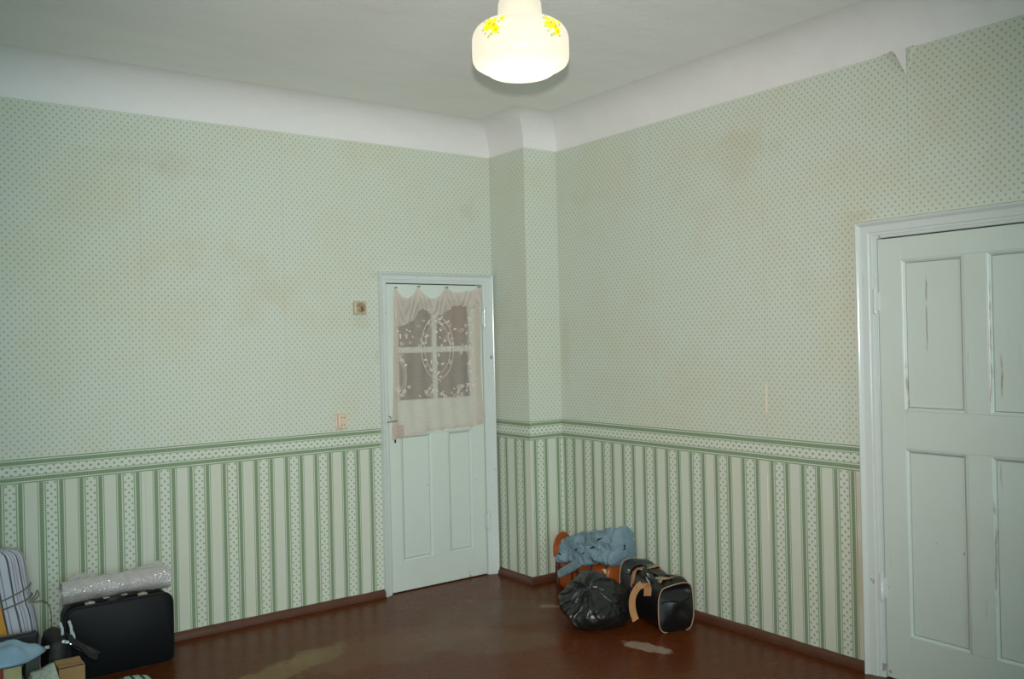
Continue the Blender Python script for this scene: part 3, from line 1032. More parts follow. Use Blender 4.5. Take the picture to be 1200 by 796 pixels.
def bubble_mat():
    m, nt, p = mat_new('bubble_wrap_film')
    oc = obj_coord(nt)
    v = nt.nodes.new('ShaderNodeTexVoronoi'); v.inputs['Scale'].default_value = 110; nt.links.new(oc, v.inputs['Vector'])
    n = noise_tex(nt, oc, 30, 4)
    nt.links.new(mixc(nt, clamp01((n - 0.45) * 3) * 0.5, lin(206, 200, 198), lin(172, 167, 162)), p.inputs['Base Color'])
    p.inputs['Roughness'].default_value = 0.13
    p.inputs['Alpha'].default_value = 0.80
    p.inputs['Specular IOR Level'].default_value = 0.9
    add_bump(nt, p, E(v.outputs['Distance']) * -1.0 + n * 0.4, 0.6, 0.006)
    return m


M_BUB = bubble_mat()
bw = thing('bubble_wrap_roll', (-2.735, -0.245, sz1), 'grey roll of bubble wrap lying on top of the black suitcase', 'bubble wrap')
# the roll, a spiral sheet with a crumpled outside
m = MB()
BZ = sz1 + 0.005


def bub(u, v):
    turns = 3.2; th = u * turns * 2 * PI
    r_ = lerp(0.020, 0.066, u)
    x = lerp(-2.978, -2.487, v)
    r_ *= 1 + 0.10 * noise.noise(Vector((x * 9, math.cos(th) * 1.5, math.sin(th) * 1.5))) + 0.04 * noise.noise(Vector((x * 40, th * 3, 1)))
    e = 1 - 0.10 * math.exp(-((v - 0.55) / .05) ** 2)
    cz = BZ + 0.055 + 0.006 * math.sin(v * PI * 1.0)
    y = -0.216 - r_ * 1.12 * e * math.cos(th); z = cz + r_ * 0.92 * e * math.sin(th)
    return Vector((x, y, max(z, BZ - 0.002)))


m.grid(bub, 120, 70)
m.build('rolled_sheet', M_BUB, bw, smooth=True, ang=80)
m = MB()
m.grid(lambda u, v: Vector((lerp(-2.93, -2.50, u), -0.200 + 0.045 * v + .006 * math.sin(u * 14),
                            BZ + .098 + (.022 * v) * (0.5 + 0.7 * math.sin(u * 7.5 + 0.9)) + .006 * noise.noise(Vector((u * 14, v * 3, 2))))), 50, 8)
m.build('loose_flap', M_BUB, bw, smooth=True)

# ------------------------------------------------------------------ bags by the right wall
M_BAGP = simple('black_polythene', lin(30, 30, 29), 0.33, bump=0.5, bscale=26, bdist=0.006, spec=0.6)
M_LEATH = simple('black_leather', lin(19, 19, 20), 0.34, bump=0.4, bscale=60, bdist=0.003, spec=0.6)
M_TAN = simple('tan_leather', lin(186, 136, 92), 0.5, var=0.4, vscale=14)
M_PIPE = simple('tan_piping', lin(172, 144, 118), 0.5)
M_CHROME = simple('bright_buckle', lin(225, 225, 222), 0.18, 1.0)

# --- black bin bag
TC = Vector((-0.508, -1.250, 0.0))
bb = thing('bin_bag', TC, 'full black plastic bin bag on the floor in front of the orange holdall', 'bag')
axp = Vector((-0.62, -0.42, 0.80)).normalized()
e1 = axp.cross(Vector((0, 0, 1))).normalized(); e2 = axp.cross(e1)
_rb = random.Random(5)
FOLDS = [(_rb.uniform(0, 2 * PI), _rb.uniform(.05, .14), _rb.uniform(.35, 1.0), _rb.uniform(.7, 1.5)) for _ in range(26)]


PLANES = []
for _i in range(34):
    _z = _rb.uniform(-1, 1); _a = _rb.uniform(0, 2 * PI); _q = math.sqrt(1 - _z * _z)
    PLANES.append((Vector((_q * math.cos(_a), _q * math.sin(_a), _z)), _rb.uniform(.86, 1.02)))


def facet(d):
    """softened crumpled-film radius: nearest of many slack planes"""
    acc = 0
    for n_, h_ in PLANES:
        c_ = d.dot(n_)
        if c_ > .25: acc += (c_ / h_) ** 26
    return min(1.12, acc ** (-1 / 26.0)) if acc > 0 else 1.12


def binfn(u, v):
    th = u * 2 * PI; ph = v * PI
    d = axp * math.cos(ph) + (e1 * math.cos(th) + e2 * math.sin(th)) * math.sin(ph)
    # slack film drawn up to the gather: irregular sharp creases that die out lower down
    fold = 0
    tw = th + 0.25 * noise.noise(Vector((ph * 2.0, 1, th * .3)))
    for t0, wd, am, reach in FOLDS:
        dt = (tw - t0 + PI) % (2 * PI) - PI
        fold += am * max(0, 1 - abs(dt) / wd) * math.exp(-((ph - .15) / reach) ** 2)
    amp = min(1.0, ph / .35)
    px_ = Vector((d.x * 0.186, d.y * 0.182, d.z * 0.156))
    px_ *= facet(d) * (1 + 0.11 * (fold - .5) * amp + 0.03 * (1 - 2 * abs(noise.noise(d * 4.0 + Vector((1, 5, 2))))) + 0.012 * noise.noise(d * 11))
    kn = math.exp(-(ph / 0.22) ** 2)
    px_ += axp * (-0.012 * kn) + axp * 0.012 * math.exp(-(ph / 0.06) ** 2)
    p = Vector((0, 0, 0.122)) + px_
    # the load has slumped: wide foot, narrow shoulder leaning away from the camera
    k = 1.12 - 0.95 * max(0.0, p.z - 0.09)
    p.x *= k; p.y *= k
    p += Vector((.03, .05, 0)) * max(0.0, p.z - .12) * 3
    if p.z < 0.014: p.z = 0.002 + max(0, (p.z + 0.05)) * 0.12
    return TC + p


m = MB(); m.grid(binfn, 220, 80, closed_u=True)
m.build('plastic_skin', M_BAGP, bb, smooth=True, ang=60, weld=True)

# --- black leather holdall
A = Vector((-0.355, -1.592, 0)); W = Vector((0.961, -0.276, 0)); AX = Vector((0.276, 0.961, 0))
BW, BL, BH = 0.203, 0.44, 0.300
O = A + W * BW / 2
hb = thing('leather_holdall', O + AX * BL / 2, 'black leather holdall with tan straps and piping by the right wall', 'bag')


def hold(l, s, z): return O + W * l + AX * s + Vector((0, 0, z))


def sect(th):
    """rounded section of the bag: l in +-BW/2, z in 0..BH"""
    c, s_ = math.cos(th), math.sin(th)
    e = 2 / 5.0
    return (math.copysign(abs(c) ** e, c) * BW / 2, (math.copysign(abs(s_) ** e, s_) * 0.5 + 0.5))


def top_h(s): return (BH - 0.012) - 0.035 * math.sin(s / BL * PI) ** 2 - 0.040 * max(0.0, 1 - s / .11) ** 1.5


def holdfn(u, v):
    th = u * 2 * PI - PI / 2; l, zz = sect(th)
    s = BL * v
    sag = 0.035 * math.sin(v * PI) ** 2
    h = top_h(s) + 0.012 * noise.noise(Vector((s * 9, l * 10, 0))) + 0.10 * l * math.exp(-(s / .08) ** 2)
    z = zz * h
    bul = 1 + 0.10 * math.sin(zz * PI) * (0.35 + math.sin(v * PI)) + 0.05 * noise.noise(Vector((s * 8, zz * 4, math.copysign(2, l))))
    l *= bul * (1 - 0.10 * max(0, zz - 0.55))
    return hold(l, s, z)


m = MB(); m.grid(holdfn, 56, 30, closed_u=True)
m.build('bag_body', M_LEATH, hb, smooth=True, ang=70)
for end in (0, 1):
    m = MB()

    def capfn(u, v):
        p0 = Vector(holdfn(u, float(end)))
        c = hold(0, BL * end, BH * 0.47)
        p = p0.lerp(c, v)
        zz = p.z / BH; q = (1 - (1 - v) ** 2)
        d = 0.022 * q + 0.018 * q * noise.noise(p * 13) - 0.05 * q * math.exp(-((zz - 0.76) / .12) ** 2)
        return p + AX * (d if end else -d)
    m.grid(capfn, 56, 12, closed_u=True)
    m.build('end_gusset', M_LEATH, hb, smooth=True, ang=70)
    runs = [[]]
    for i in range(2, 55):
        p = Vector(holdfn(i / 56, float(end))); rel = p - O; l_ = rel.dot(W)
        keep = p.z < .262 or l_ < -.035
        q = p + AX * (-.002 if not end else .002) + (p - hold(0, BL * end, BH / 2)).normalized() * .002
        if keep: runs[-1].append(q)
        elif runs[-1]: runs.append([])
    for run in runs:
        if len(run) > 3:
            m = MB(); m.tube(run, .0028, 6); m.build('piping', M_PIPE, hb, smooth=True)
m = MB(); m.tube([hold(lerp(-.088, .092, i / 14), -0.010 - 0.012 * math.sin(i / 14 * PI), 0.162 + .006 * math.sin(i * .5)) for i in range(15)], .005, 6)
m.build('gusset_seam', M_LEATH, hb, smooth=True)
# zip along the top
m = MB(); m.ribbon([hold(0.0, s_, BH - 0.010 - .035 * math.sin(s_ / BL * PI) ** 2 + .002) for s_ in [i * BL / 16 for i in range(1, 16)]], W, .018, .004)
m.build('zip', simple('zip_tape', lin(60, 58, 54), 0.4, 0.3), hb)
# buckle strap over the top near the front end
def strap_over(s, l0, l1, zdrop0, zdrop1, wd=.030):
    pts = [hold(l0, s, top_h(s) - zdrop0)] + [hold(lerp(l0 * .8, l1 * .8, t), s + .03 * t, top_h(s) + .006) for t in (0, .25, .5, .75, 1)] + [hold(l1, s + .03, top_h(s) - zdrop1)]
    return catmull(pts, 5)


m = MB(); m.ribbon(strap_over(0.045, -.072, .085, .010, .02), AX, .030, .005); b1 = m.build('buckle_strap', M_TAN, hb, bevel=.0012)
m = MB()
c = hold(-.060, .047, top_h(.046) + .008)
m.tube([c + W * (.020 * i) + AX * (.021 * j) for i, j in ((-1, -1), (1, -1), (1, 1), (-1, 1))], .0032, 6, closed=True)
m.tube([c + AX * -.021, c + AX * .021], .0025, 6)
m.build('buckle', M_CHROME, b1, smooth=True)
m = MB(); m.ribbon(strap_over(0.29, -.108, .098, .085, .040, .030), AX, .032, .005); b2 = m.build('buckle_strap', M_TAN, hb, bevel=.0012)
m = MB()
c = hold(.02, .31, top_h(.30) + .012)
m.tube([c + W * (.018 * i) + AX * (.020 * j) for i, j in ((-1, -1), (1, -1), (1, 1), (-1, 1))], .003, 6, closed=True)
m.build('buckle', M_CHROME, b2, smooth=True)
# carrying handle hanging on the near-left side, tan lining outward
vr, vf = Vector((.806, -.592, 0)), Vector((.592, .806, 0))
hc = A + Vector((0, 0, 0)) - W * 0.018 + AX * 0.02
def hpt(a, b, z): return hc + vr * a + vf * b + Vector((0, 0, z))
m = MB()
m.ribbon(catmull([hpt(-.030, .03, .190), hpt(-.030, .015, .235), hpt(-.048, -.005, .262), hpt(-.085, -.03, .255), hpt(-.118, -.045, .205), hpt(-.120, -.045, .140), hpt(-.104, -.04, .082)], 6),
         [vr * 1.0 + Vector((0, 0, .0))] * 14 + [vr * .9 + vf * .5] * 23, .040, .006)
m.build('handle', M_TAN, hb, bevel=.0012)
m = MB()
m.tube(catmull([hold(-.095, .10, .235), hold(-.11, .13, .285), hold(-.07, .20, .315), hold(-.085, .28, .29), hold(-.10, .33, .235)], 6), .010, 8)
m.build('black_handle', M_LEATH, hb, smooth=True)
for l_, s_, z_ in ((-.100, .115, .268), (-.085, .175, .285), (-.10, .33, .24)):
    m = MB(); c = hold(l_, s_, z_ + .01)
    m.tube([c + AX * (.014 * math.cos(t * PI / 5)) + Vector((0, 0, .012 * math.sin(t * PI / 5))) - W * .004 for t in range(10)], .0042, 6, closed=True)
    m.box(tuple(c + Vector((-.012, -.012, -.018))), tuple(c + Vector((.010, .010, -.004))))
    m.build('ring', M_CHROME, hb, smooth=True)

# --- orange holdall
ob = thing('orange_holdall', (-0.135, -0.82, 0), 'orange leather holdall with dark straps in the corner behind the bin bag', 'bag')
M_ORL = simple('orange_leather', lin(160, 80, 28), 0.42, var=0.6, vscale=9, col2=lin(122, 56, 20), bump=0.3, bscale=30)
M_DBR = simple('dark_brown_strap', lin(52, 32, 22), 0.5)
OX0, OX1, OY0, OY1, OH = -0.245, -0.030, -0.575, -1.065, 0.240


def orsect(th):
    c, s_ = math.cos(th), math.sin(th); e = 2 / 3.6
    return math.copysign(abs(c) ** e, c), math.copysign(abs(s_) ** e, s_) * .5 + .5


def orfn(u, v, puff=1.0):
    th = u * 2 * PI - PI / 2; l, zz = orsect(th)
    y = lerp(OY0, OY1, v)
    end = min(1.0, (min(v, 1 - v) / 0.06)); end = 0.86 + 0.14 * math.sqrt(max(0, 1 - (1 - end) ** 2))
    h = OH * (1 - 0.05 * math.sin(v * PI)) * (0.5 + 0.5 * end)
    wv = 1 + 0.07 * noise.noise(Vector((y * 9, zz * 4, l)))
    cx = (OX0 + OX1) / 2
    return Vector((cx + l * (OX1 - OX0) / 2 * end * min(wv, 1.0 if l > 0 else wv) * puff, y, max(zz * h * puff, 0.001)))


m = MB(); m.grid(orfn, 48, 36, closed_u=True)
nn = len(m.v)
m.f.append(tuple(range(0, 48))); m.f.append(tuple(range(nn - 48, nn)))
m.build('bag_body', M_ORL, ob, smooth=True, ang=60)
for v_ in (0.045, 0.10, 0.36, 0.47, 0.70, 0.95):
    m = MB()
    m.tube([orfn(i / 48, v_, 1.012) for i in range(6, 44)], .0055 if v_ not in (0.36, .47) else .008, 5); m.build('strap', M_DBR, ob, smooth=True)
m = MB(); m.tube([Vector((OX0 - .004, lerp(OY0, OY1, .08 + .84 * i / 16), .15 + .004 * math.sin(i))) for i in range(17)], .004, 5); m.build('seam', M_DBR, ob, smooth=True)
m = MB()
m.ribbon(catmull([(-0.215, -.566, .20), (-.205, -.556, .27), (-.175, -.550, .312), (-.135, -.550, .322), (-.10, -.556, .28), (-.09, -.566, .20)], 6), (0, .3, 1), .04, .008)
m.build('handle', M_ORL, ob, bevel=.002)
m = MB()
c = Vector((-.238, -1.045, .205)); m.tube([c, c + Vector((-.022, -.016, .004))], .016, 8); m.build('strap_stud', simple('worn_stud', lin(170, 150, 110), .4, .4), ob, smooth=True)
m = MB()
c = Vector((-.262, -1.055, .208)); m.tube([c, c + Vector((-.02, -.02, 0))], .010, 8); m.build('clasp', M_CHROME, ob, smooth=True)

# --- pale blue denim garment
M_DEN = simple('pale_denim', lin(122, 146, 156), 0.8, var=0.6, vscale=18, col2=lin(94, 118, 132), bump=0.5, bscale=60, bdist=0.004)
dg = thing('denim_garment', (-0.14, -0.85, OH), 'crumpled pale blue denim garment lying over the orange holdall', 'clothes')


def ridge(p, s):
    return 1 - abs(noise.noise(p * s)) * 2.0


def denfn(u, v):
    # u along the bag, v round the bundle
    y = lerp(-0.602, -1.115, u); b = v * 2 * PI
    taper = math.sin(min(1, max(0.0, u) / .10) * PI / 2) ** .5 * (math.sin(min(1, (1 - u) / .04) * PI / 2) ** .5)
    c, s_ = math.cos(b), math.sin(b); e = 2 / 2.8
    lx = math.copysign(abs(c) ** e, c); lz = math.copysign(abs(s_) ** e, s_)
    hz = (0.030 + 0.046 * u) * taper
    x = -0.155 + 0.012 * math.sin(u * 8) + lx * (0.108 - .022 * u) * taper
    z = OH + 0.022 + 0.088 * u + lz * hz - (0.055 * (1 - .6 * u)) * max(0, -lx) ** 2
    p = Vector((x, y, z))
    # folds run slantwise along the bundle
    q = Vector((y * 2.2 + z * 7.0, z * 9.0 - y * 4.0, x * 6.0))
    k = ridge(q + Vector((5, 2, 1)), 1.3) * .034 + ridge(q + Vector((1, 7, 3)), 2.6) * .022 + 0.006 * ridge(p + Vector((2, 2, 2)), 34)
    n = Vector((lx, 0, lz)).normalized()
    p += n * (k * taper - .008)
    # never inside the bag it lies on
    l = abs(p.x - (OX0 + OX1) / 2) / ((OX1 - OX0) / 2)
    if l < 1 and OY1 - .01 < p.y < OY0 + .01:
        p.z = max(p.z, (0.5 + 0.5 * (1 - l ** 3.6) ** (1 / 3.6)) * OH + .019)
    return p


m = MB(); m.grid(lambda u, v: denfn(v, u), 110, 140, closed_u=True)
m.build('folded_cloth', M_DEN, dg, smooth=True, ang=60)
m = MB()
def legfn(u, v):
    pts = catmull([(-.262, -.90, .268), (-.283, -.86, .228), (-.292, -.78, .178), (-.292, -.70, .134), (-.290, -.675, .120)], 6)
    k = v * (len(pts) - 1); i = min(int(k), len(pts) - 2); p = pts[i].lerp(pts[i + 1], k - i)
    th = u * 2 * PI
    q = p + Vector((-.9, -.2, .2)).normalized() * math.sin(th) * .009 + Vector((0, .4, .9)).normalized() * math.cos(th) * (.030 - .006 * v)
    return q + Vector((-1, -.5, .3)) * .006 * noise.noise(q * 30)
m.grid(legfn, 20, 24, closed_u=True)
nn = len(m.v); m.f.append(tuple(range(20))); m.f.append(tuple(range(nn - 20, nn)))
m.build('hanging_sleeve', M_DEN, dg, smooth=True, ang=80)
m = MB()
def knot(u, v):
    th = u * 2 * PI; ph = v * PI
    d = Vector((math.sin(ph) * math.cos(th), math.sin(ph) * math.sin(th), math.cos(ph)))
    return Vector((-.245, -.84, .285)) + Vector((d.x * .036, d.y * .055, d.z * .042)) * (1 + .25 * noise.noise(d * 2.5) + .1 * ridge(d, 4))
m.grid(knot, 30, 18, closed_u=True)
m.build('bunched_fold', M_DEN, dg, smooth=True, ang=80, weld=True)
M_FOLDSHADE = simple('dark_fold_shade', lin(26, 30, 36), 0.9)  # near-black, paints the shade in the deep folds of the cloth
_sv = [Vector(denfn(i / 140, j / 110)) for i in range(141) for j in range(110)]


def on_front(y, z):
    near = [p for p in _sv if abs(p.y - y) < .014 and abs(p.z - z) < .014]
    return min(near, key=lambda p: p.x) if near else Vector((-.24, y, z))


for y_, z_, dy, dz, r_ in ((-.70, .262, .022, .010, .007), (-.855, .318, .012, -.016, .008), (-.985, .345, -.032, .012, .006), (-1.02, .385, -.045, .045, .005), (-.985, .262, -.020, -.030, .005), (-.93, .30, .01, -.03, .004)):
    c_ = on_front(y_, z_)
    m = MB(); m.tube([on_front(y_ - dy / 2, z_ - dz / 2) + Vector((-.002, 0, 0)), c_ + Vector((-.003, 0, 0)), on_front(y_ + dy / 2, z_ + dz / 2) + Vector((-.002, 0, 0))], [r_ * .5, r_, r_ * .5], 6)
    m.build('fold_shade', M_FOLDSHADE, dg, smooth=True)  # dark tube laid on the cloth as the shade of a fold

# ------------------------------------------------------------------ pile in the left corner of the picture
# --- striped bedding roll, tied with cord
def ticking():
    m, nt, p = mat_new('striped_ticking')
    tc = nt.nodes.new('ShaderNodeUVMap'); sp = nt.nodes.new('ShaderNodeSeparateXYZ'); nt.links.new(tc.outputs[0], sp.inputs[0])
    u = E(sp.outputs[0])
    n = noise_tex(nt, obj_coord(nt), 14, 4)
    a = frac(u * 15.0)
    c = mixc(nt, clamp01((n - 0.45) * 2) * .5, lin(205, 206, 216), lin(176, 178, 190))
    c = mixc(nt, band(a, .10, .26, .05) * .9, c, lin(44, 50, 70))
    c = mixc(nt, band(a, .48, .56, .05) * .75, c, lin(70, 84, 120))
    c = mixc(nt, band(frac(u * 7.5), .35, .42, .03) * .6, c, lin(170, 120, 150))
    nt.links.new(c, p.inputs['Base Color']); p.inputs['Roughness'].default_value = .8
    add_bump(nt, p, n, .3, .01)
    return m


M_TICK = ticking()
RC0, RC1 = Vector((-3.165, -0.215, 0.002)), Vector((-3.262, -0.165, 0.645))
br = thing('bedding_roll', (RC0.x, RC0.y, 0), 'striped white bedding roll tied with cord leaning in the left corner', 'bedding')
pm_ = MB()
NU, NV = 60, 40


def rollfn(u, v):
    th = u * 2 * PI; c = RC0.lerp(RC1, v)
    r_ = 0.132 + 0.010 * noise.noise(Vector((math.cos(th) * 1.5, math.sin(th) * 1.5, v * 3)))
    r_ -= 0.006 * math.exp(-((v - .60) / .02) ** 2) + 0.006 * math.exp(-((v - .66) / .02) ** 2)
    if v > .93: r_ *= math.sqrt(max(0.02, 1 - ((v - .93) / .072) ** 2)) * .4 + .6
    return c + Vector((math.cos(th) * r_, math.sin(th) * r_ * .62, 0))


me = MB(); me.grid(rollfn, NU, NV)
top = len(me.v) - (NU + 1); me.f.append(tuple(range(top, top + NU + 1))); me.f.append(tuple(range(NU + 1)))
o = me.build('rolled_bedding', M_TICK, br, smooth=True, ang=60)
uvd = o.data.uv_layers.new(name='UVMap').data
for pg in o.data.polygons:
    for li in pg.loop_indices:
        vi = o.data.loops[li].vertex_index
        i, j = vi % (NU + 1), vi // (NU + 1)
        uvd[li].uv = (i / NU, j / NV)
M_CORD = simple('cord_brown', lin(120, 112, 100), 0.8)
for v_, tl in ((.60, .05), (.66, .07)):
    m = MB()
    m.tube([Vector(rollfn(i / 40, v_)) + (Vector(rollfn(i / 40, v_)) - RC0.lerp(RC1, v_)).normalized() * .003 + Vector((0, 0, tl * .6 * math.cos(2 * PI * i / 40))) for i in range(40)], .0038, 6, closed=True)
    m.build('tie_cord', M_CORD, br, smooth=True)
m = MB()
m.tube(catmull([(-3.125, -.28, .405), (-3.098, -.28, .43), (-3.088, -.28, .455), (-3.082, -.28, .43), (-3.105, -.28, .405), (-3.06, -.27, .398), (-3.032, -.25, .36), (-3.026, -.25, .30), (-3.03, -.25, .24)], 6), .0026, 6)
m.build('cord_end', M_CORD, br, smooth=True)

# --- yellow board
m = MB()
p0, p1 = Vector((-3.195, -.345, .002)), Vector((-3.286, -.30, .50))
m.obox((p0 + p1) / 2, Vector((.030, 0, 0)), Vector((0, .012, .0016)), (p1 - p0) / 2)
o = m.build('yellow_board', simple('yellow_paint', lin(226, 150, 20), .5, var=.3), bevel=.003)
tag(o, 'narrow yellow board leaning against the striped bedding roll', 'board')

# --- black flat case behind the pile
m = MB(); m.box((-3.55, -.425, .0), (-3.105, -.365, .300))
bc = thing('black_case', (-3.32, -.395, 0), 'flat black case standing behind the blue plastic bag', 'case')
m.build('case_shell', simple('black_nylon', lin(34, 34, 36), .55, bump=.3, bscale=90), bc, bevel=.012, bseg=3)
m = MB(); m.tube([(-3.52, -.395, .300), (-3.13, -.395, .300)], .005, 6); m.build('zip', simple('case_zip', lin(120, 120, 122), .4, .5), bc, smooth=True)

# --- stack: carton, magazines, yellowed book, blue plastic bag
m = MB(); m.box((-3.56, -.80, 0), (-3.195, -.53, .150))
o = m.build('carton', simple('plain_carton', lin(150, 120, 84), .8, var=.3), bevel=.003)
tag(o, 'low brown carton under the stack of magazines', 'carton', None)
ZS = .1506
mags = []
for i, (x1_, col, th_) in enumerate(((-3.205, lin(70, 78, 104), .018), (-3.200, lin(96, 96, 102), .022), (-3.215, lin(58, 60, 76), .016))):
    r = thing('magazine', (-3.36, -.66, ZS), ('lowest slate-blue magazine in the stack under the yellowed book', 'grey magazine in the middle of the stack under the yellowed book', 'dark magazine directly under the yellowed book')[i], 'magazine', 'magazines under the yellowed book')
    m = MB(); m.box((-3.53, -.775 + .01 * i, ZS + .001), (x1_ - .002, -.545, ZS + th_ - .001)); m.build('pages', simple('page_edges', lin(186, 182, 170), .8), r)
    m = MB(); m.box((-3.53, -.778 + .01 * i, ZS), (x1_, -.543, ZS + .001)); m.box((-3.53, -.778 + .01 * i, ZS + th_ - .001), (x1_, -.543, ZS + th_)); m.build('cover', simple('magazine_cover', col, .35), r)
    ZS += th_ + .0006
yb = thing('yellowed_book', (-3.34, -.66, ZS), 'thick yellowed book with a red spine under the blue plastic bag', 'book')
m = MB(); m.box((-3.50, -.765, ZS + .003), (-3.218, -.56, ZS + .062)); m.build('page_block', simple('yellow_pages', lin(190, 180, 132), .8, var=.4, vscale=20), yb)
m = MB(); m.box((-3.505, -.77, ZS), (-3.212, -.555, ZS + .003)); m.box((-3.505, -.77, ZS + .062), (-3.212, -.555, ZS + .065)); m.build('cover', simple('book_cover', lin(120, 112, 84), .6), yb)
m = MB(); m.box((-3.300, -.7725, ZS + .002), (-3.284, -.7705, ZS + .064)); m.build('red_band', simple('red_paper', lin(150, 52, 44), .6), yb)
ZS += .065
# blue plastic bag: crumpled flat shape with a pale rim
m = MB()


def bluefn(u, v):
    th = u * 2 * PI; r_ = v
    x = -3.28 + math.cos(th) * .165 * r_ + .02 * r_ * math.sin(3 * th)
    y = -.66 + math.sin(th) * .115 * r_
    z = ZS + .004 + (.062 * (1 - r_ ** 3)) * (1 + .5 * noise.noise(Vector((x * 14, y * 14, 1)))) + .012 * ridge(Vector((x, y, 0)), 14) * (1 - r_)
    return Vector((x, y, max(z, ZS + .002)))


m.grid(bluefn, 48, 14, closed_u=True)
o = m.build('plastic_bag', simple('pale_blue_film', lin(150, 180, 205), .3, var=.4, vscale=14, bump=.4, bscale=30), smooth=True, ang=70, weld=True, solid=.002)
tag(o, 'pale blue plastic bag lying crumpled on the stack of books', 'bag')
# --- dark green folder standing by the stack
m = MB(); m.obox((-3.160, -.532, .126), (.026, .0, .0), (0, .075, 0), (.004, 0, .126))
o = m.build('folder', simple('dark_green_card', lin(66, 76, 66), .6, var=.4), bevel=.002)
tag(o, 'dark green folder standing on edge beside the book stack', 'folder')

# --- black shoulder bag with strap and buckle
sb = thing('shoulder_bag', (-3.05, -.42, 0), 'black shoulder bag with silver buckle and strap beside the suitcase', 'bag')
M_NYL = simple('black_bag_cloth', lin(17, 17, 17), .6, bump=.3, bscale=40)
m = MB()


def shfn(u, v):
    th = u * 2 * PI - PI / 2; c, s_ = math.cos(th), math.sin(th); e = 2 / 3.4
    l = math.copysign(abs(c) ** e, c); zz = math.copysign(abs(s_) ** e, s_) * .5 + .5
    y = lerp(-.325, -.545, v)
    en = .88 + .12 * math.sin(v * PI) ** .4
    return Vector((-3.040 + l * .050 * en * (1 + .1 * noise.noise(Vector((y * 12, zz * 5, l)))), y, max(.0, zz * (.300 * en + .015 * noise.noise(Vector((y * 9, l * 3, 0)))))))


m.grid(shfn, 36, 20, closed_u=True); nn = len(m.v); m.f.append(tuple(range(36))); m.f.append(tuple(range(nn - 36, nn)))
m.build('bag_body', M_NYL, sb, smooth=True, ang=60)
m = MB(); m.ribbon(catmull([(-3.02, -.50, .285), (-2.99, -.545, .262), (-2.955, -.575, .236), (-2.915, -.60, .210), (-2.898, -.615, .196)], 6), (.25, .2, .9), .034, .012)
m.build('strap', M_NYL, sb, bevel=.003)
m = MB(); m.tube(catmull([(-3.0, -.55, .292), (-2.985, -.56, .262), (-2.955, -.58, .240), (-2.93, -.60, .205), (-2.90, -.615, .185)], 5), .012, 7); m.build('strap', M_NYL, sb, smooth=True)
for bx, by, bz, s_ in ((-3.092, -.555, .262, .010), (-3.012, -.555, .268, .009), (-2.996, -.556, .258, .006)):
    m = MB(); m.obox((bx, by, bz), (s_, 0, 0), (0, .004, 0), (0, .001, s_ * .7)); m.build('buckle', M_CHROME, sb, bevel=.002)
M_CLR = simple('clear_strip', lin(190, 196, 204), .2)
for k, (xa, za, xb, zb) in enumerate(((-3.030, .345, -3.022, .29), (-2.996, .35, -2.988, .29), (-2.990, .31, -2.980, .265), (-3.03, .272, -2.99, .262))):
    m = MB(); m.ribbon([(xa, -.50 - .015 * k, za), ((xa + xb) / 2 + .004, -.505 - .015 * k, (za + zb) / 2), (xb, -.51 - .015 * k, zb)], (1, .3, 0) if k < 3 else (0, .2, 1), .012, .002)
    m.build('clear_tag', M_CLR, sb)

# --- cardboard box with newspapers
M_CARD = simple('corrugated_card', lin(172, 136, 92), .8, var=.35, vscale=7, col2=lin(140, 106, 68))
cb = thing('cardboard_box', (-3.03, -.72, 0), 'open brown cardboard box in front of the suitcase', 'box')
bx0, bx1, by0, by1, bz = -3.070, -2.968, -.705, -.60, .200
for a, b, nm in (((bx0, by0, 0), (bx1, by0 + .005, bz), 'front_side'), ((bx0, by1 - .005, 0), (bx1, by1, bz), 'back_side'),
                 ((bx0, by0 + .005, 0), (bx0 + .005, by1 - .005, bz), 'end_side'), ((bx1 - .005, by0 + .005, 0), (bx1, by1 - .005, bz), 'end_side'),
                 ((bx0 + .005, by0 + .005, 0), (bx1 - .005, by1 - .005, .005), 'base')):
    m = MB(); m.box(a, b); m.build(nm, M_CARD, cb)
for yy_, tz in ((-.627, .003), (-.679, -.002)):
    m = MB(); m.obox((-3.021, yy_, .206), (.050, 0, 0), (0, .0245, tz), (0, 0, .002)); m.build('flap', M_CARD, cb)


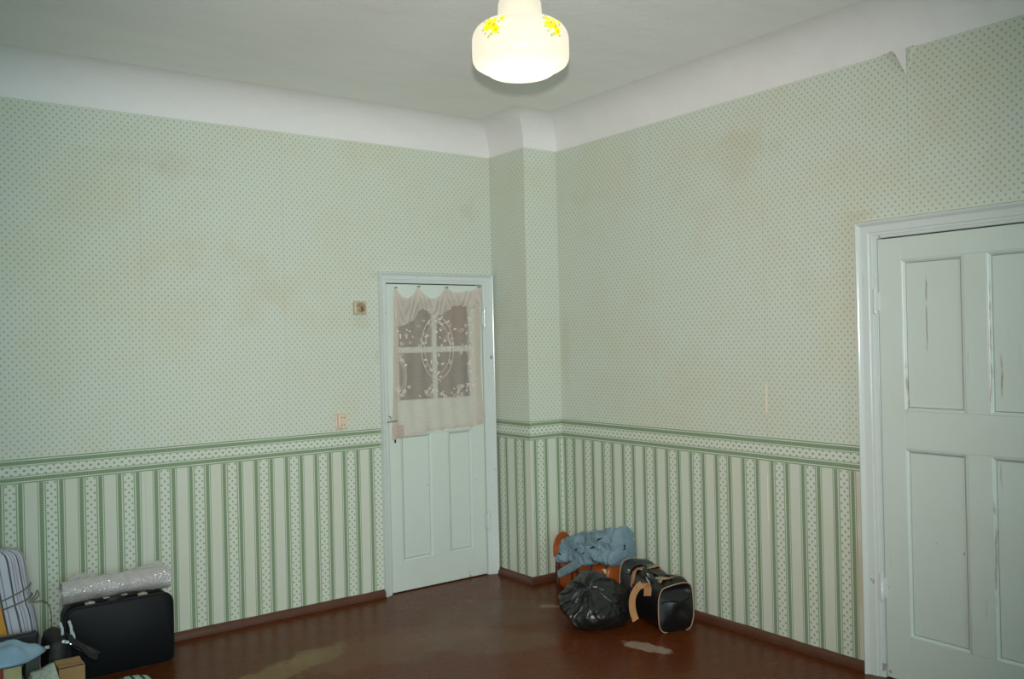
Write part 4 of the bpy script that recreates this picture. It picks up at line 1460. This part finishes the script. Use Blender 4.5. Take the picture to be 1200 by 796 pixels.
def news():
    m, nt, p = mat_new('newsprint')
    oc = obj_coord(nt); n = noise_tex(nt, oc, 60, 3); n2 = noise_tex(nt, oc, 9, 3)
    c = mixc(nt, clamp01((n - .48) * 5) * .55, lin(196, 204, 190), lin(120, 130, 120))
    c = mixc(nt, clamp01((n2 - .62) * 10) * .6, c, lin(190, 130, 120))
    nt.links.new(c, p.inputs['Base Color']); p.inputs['Roughness'].default_value = .8
    return m


M_NEWS = news()
for i in range(3):
    m = MB()
    dx, dz = .012 * i, .010 * i

    def nfn(u, v, i=i):
        x = lerp(-3.185, -3.090, u) + .004 * i; y = lerp(-.83, -.65, v) - .006 * i
        z = .132 + .016 * i + .02 * u * v + .003 * math.sin(u * 7 + i) + .035 * v
        return Vector((x, y, z))
    m.grid(nfn, 12, 10)
    o = m.build('newspaper', M_NEWS, smooth=True, solid=.010)
    tag(o, ('lowest folded newspaper leaning on the cardboard box', 'middle folded newspaper of the three by the cardboard box', 'topmost folded newspaper beside the cardboard box')[i], 'newspaper', 'folded newspapers by the box')
m = MB(); m.box((-3.19, -.84, 0), (-3.085, -.645, .119))
o = m.build('paper_bundle', simple('paper_bundle_grey', lin(150, 150, 140), .8, var=.4, vscale=20), bevel=.004)
tag(o, 'grey bundle of papers under the folded newspapers', 'papers')

# --- striped magazine at the bottom edge, standing upright on the floor


def stripes_mat():
    m, nt, p = mat_new('striped_print')
    oc = obj_coord(nt); sp = nt.nodes.new('ShaderNodeSeparateXYZ'); nt.links.new(oc, sp.inputs[0])
    a = frac((E(sp.outputs[0]) * 1.0 + E(sp.outputs[2]) * .6) * 26)
    c = mixc(nt, band(a, .2, .55, .08), lin(186, 204, 188), lin(60, 84, 70))
    nt.links.new(c, p.inputs['Base Color']); p.inputs['Roughness'].default_value = .5
    return m


m = MB()


def cushfn(u, v):
    th = u * 2 * PI; ph = v * PI
    c, s_ = math.cos(th), math.sin(th); e = 2 / 3.
    x = -2.760 + math.copysign(abs(c) ** e, c) * .085 * math.sin(ph) ** .6; y = -.66 + math.copysign(abs(s_) ** e, s_) * .11 * math.sin(ph) ** .6
    return Vector((x, y, .036 + .034 * math.cos(ph) + .004 * noise.noise(Vector((x * 20, y * 20, 0)))))


m.grid(cushfn, 40, 14, closed_u=True)
o = m.build('striped_cushion', stripes_mat(), smooth=True, ang=80, weld=True)
tag(o, 'small green striped cushion on the floor in front of the suitcase', 'cushion')
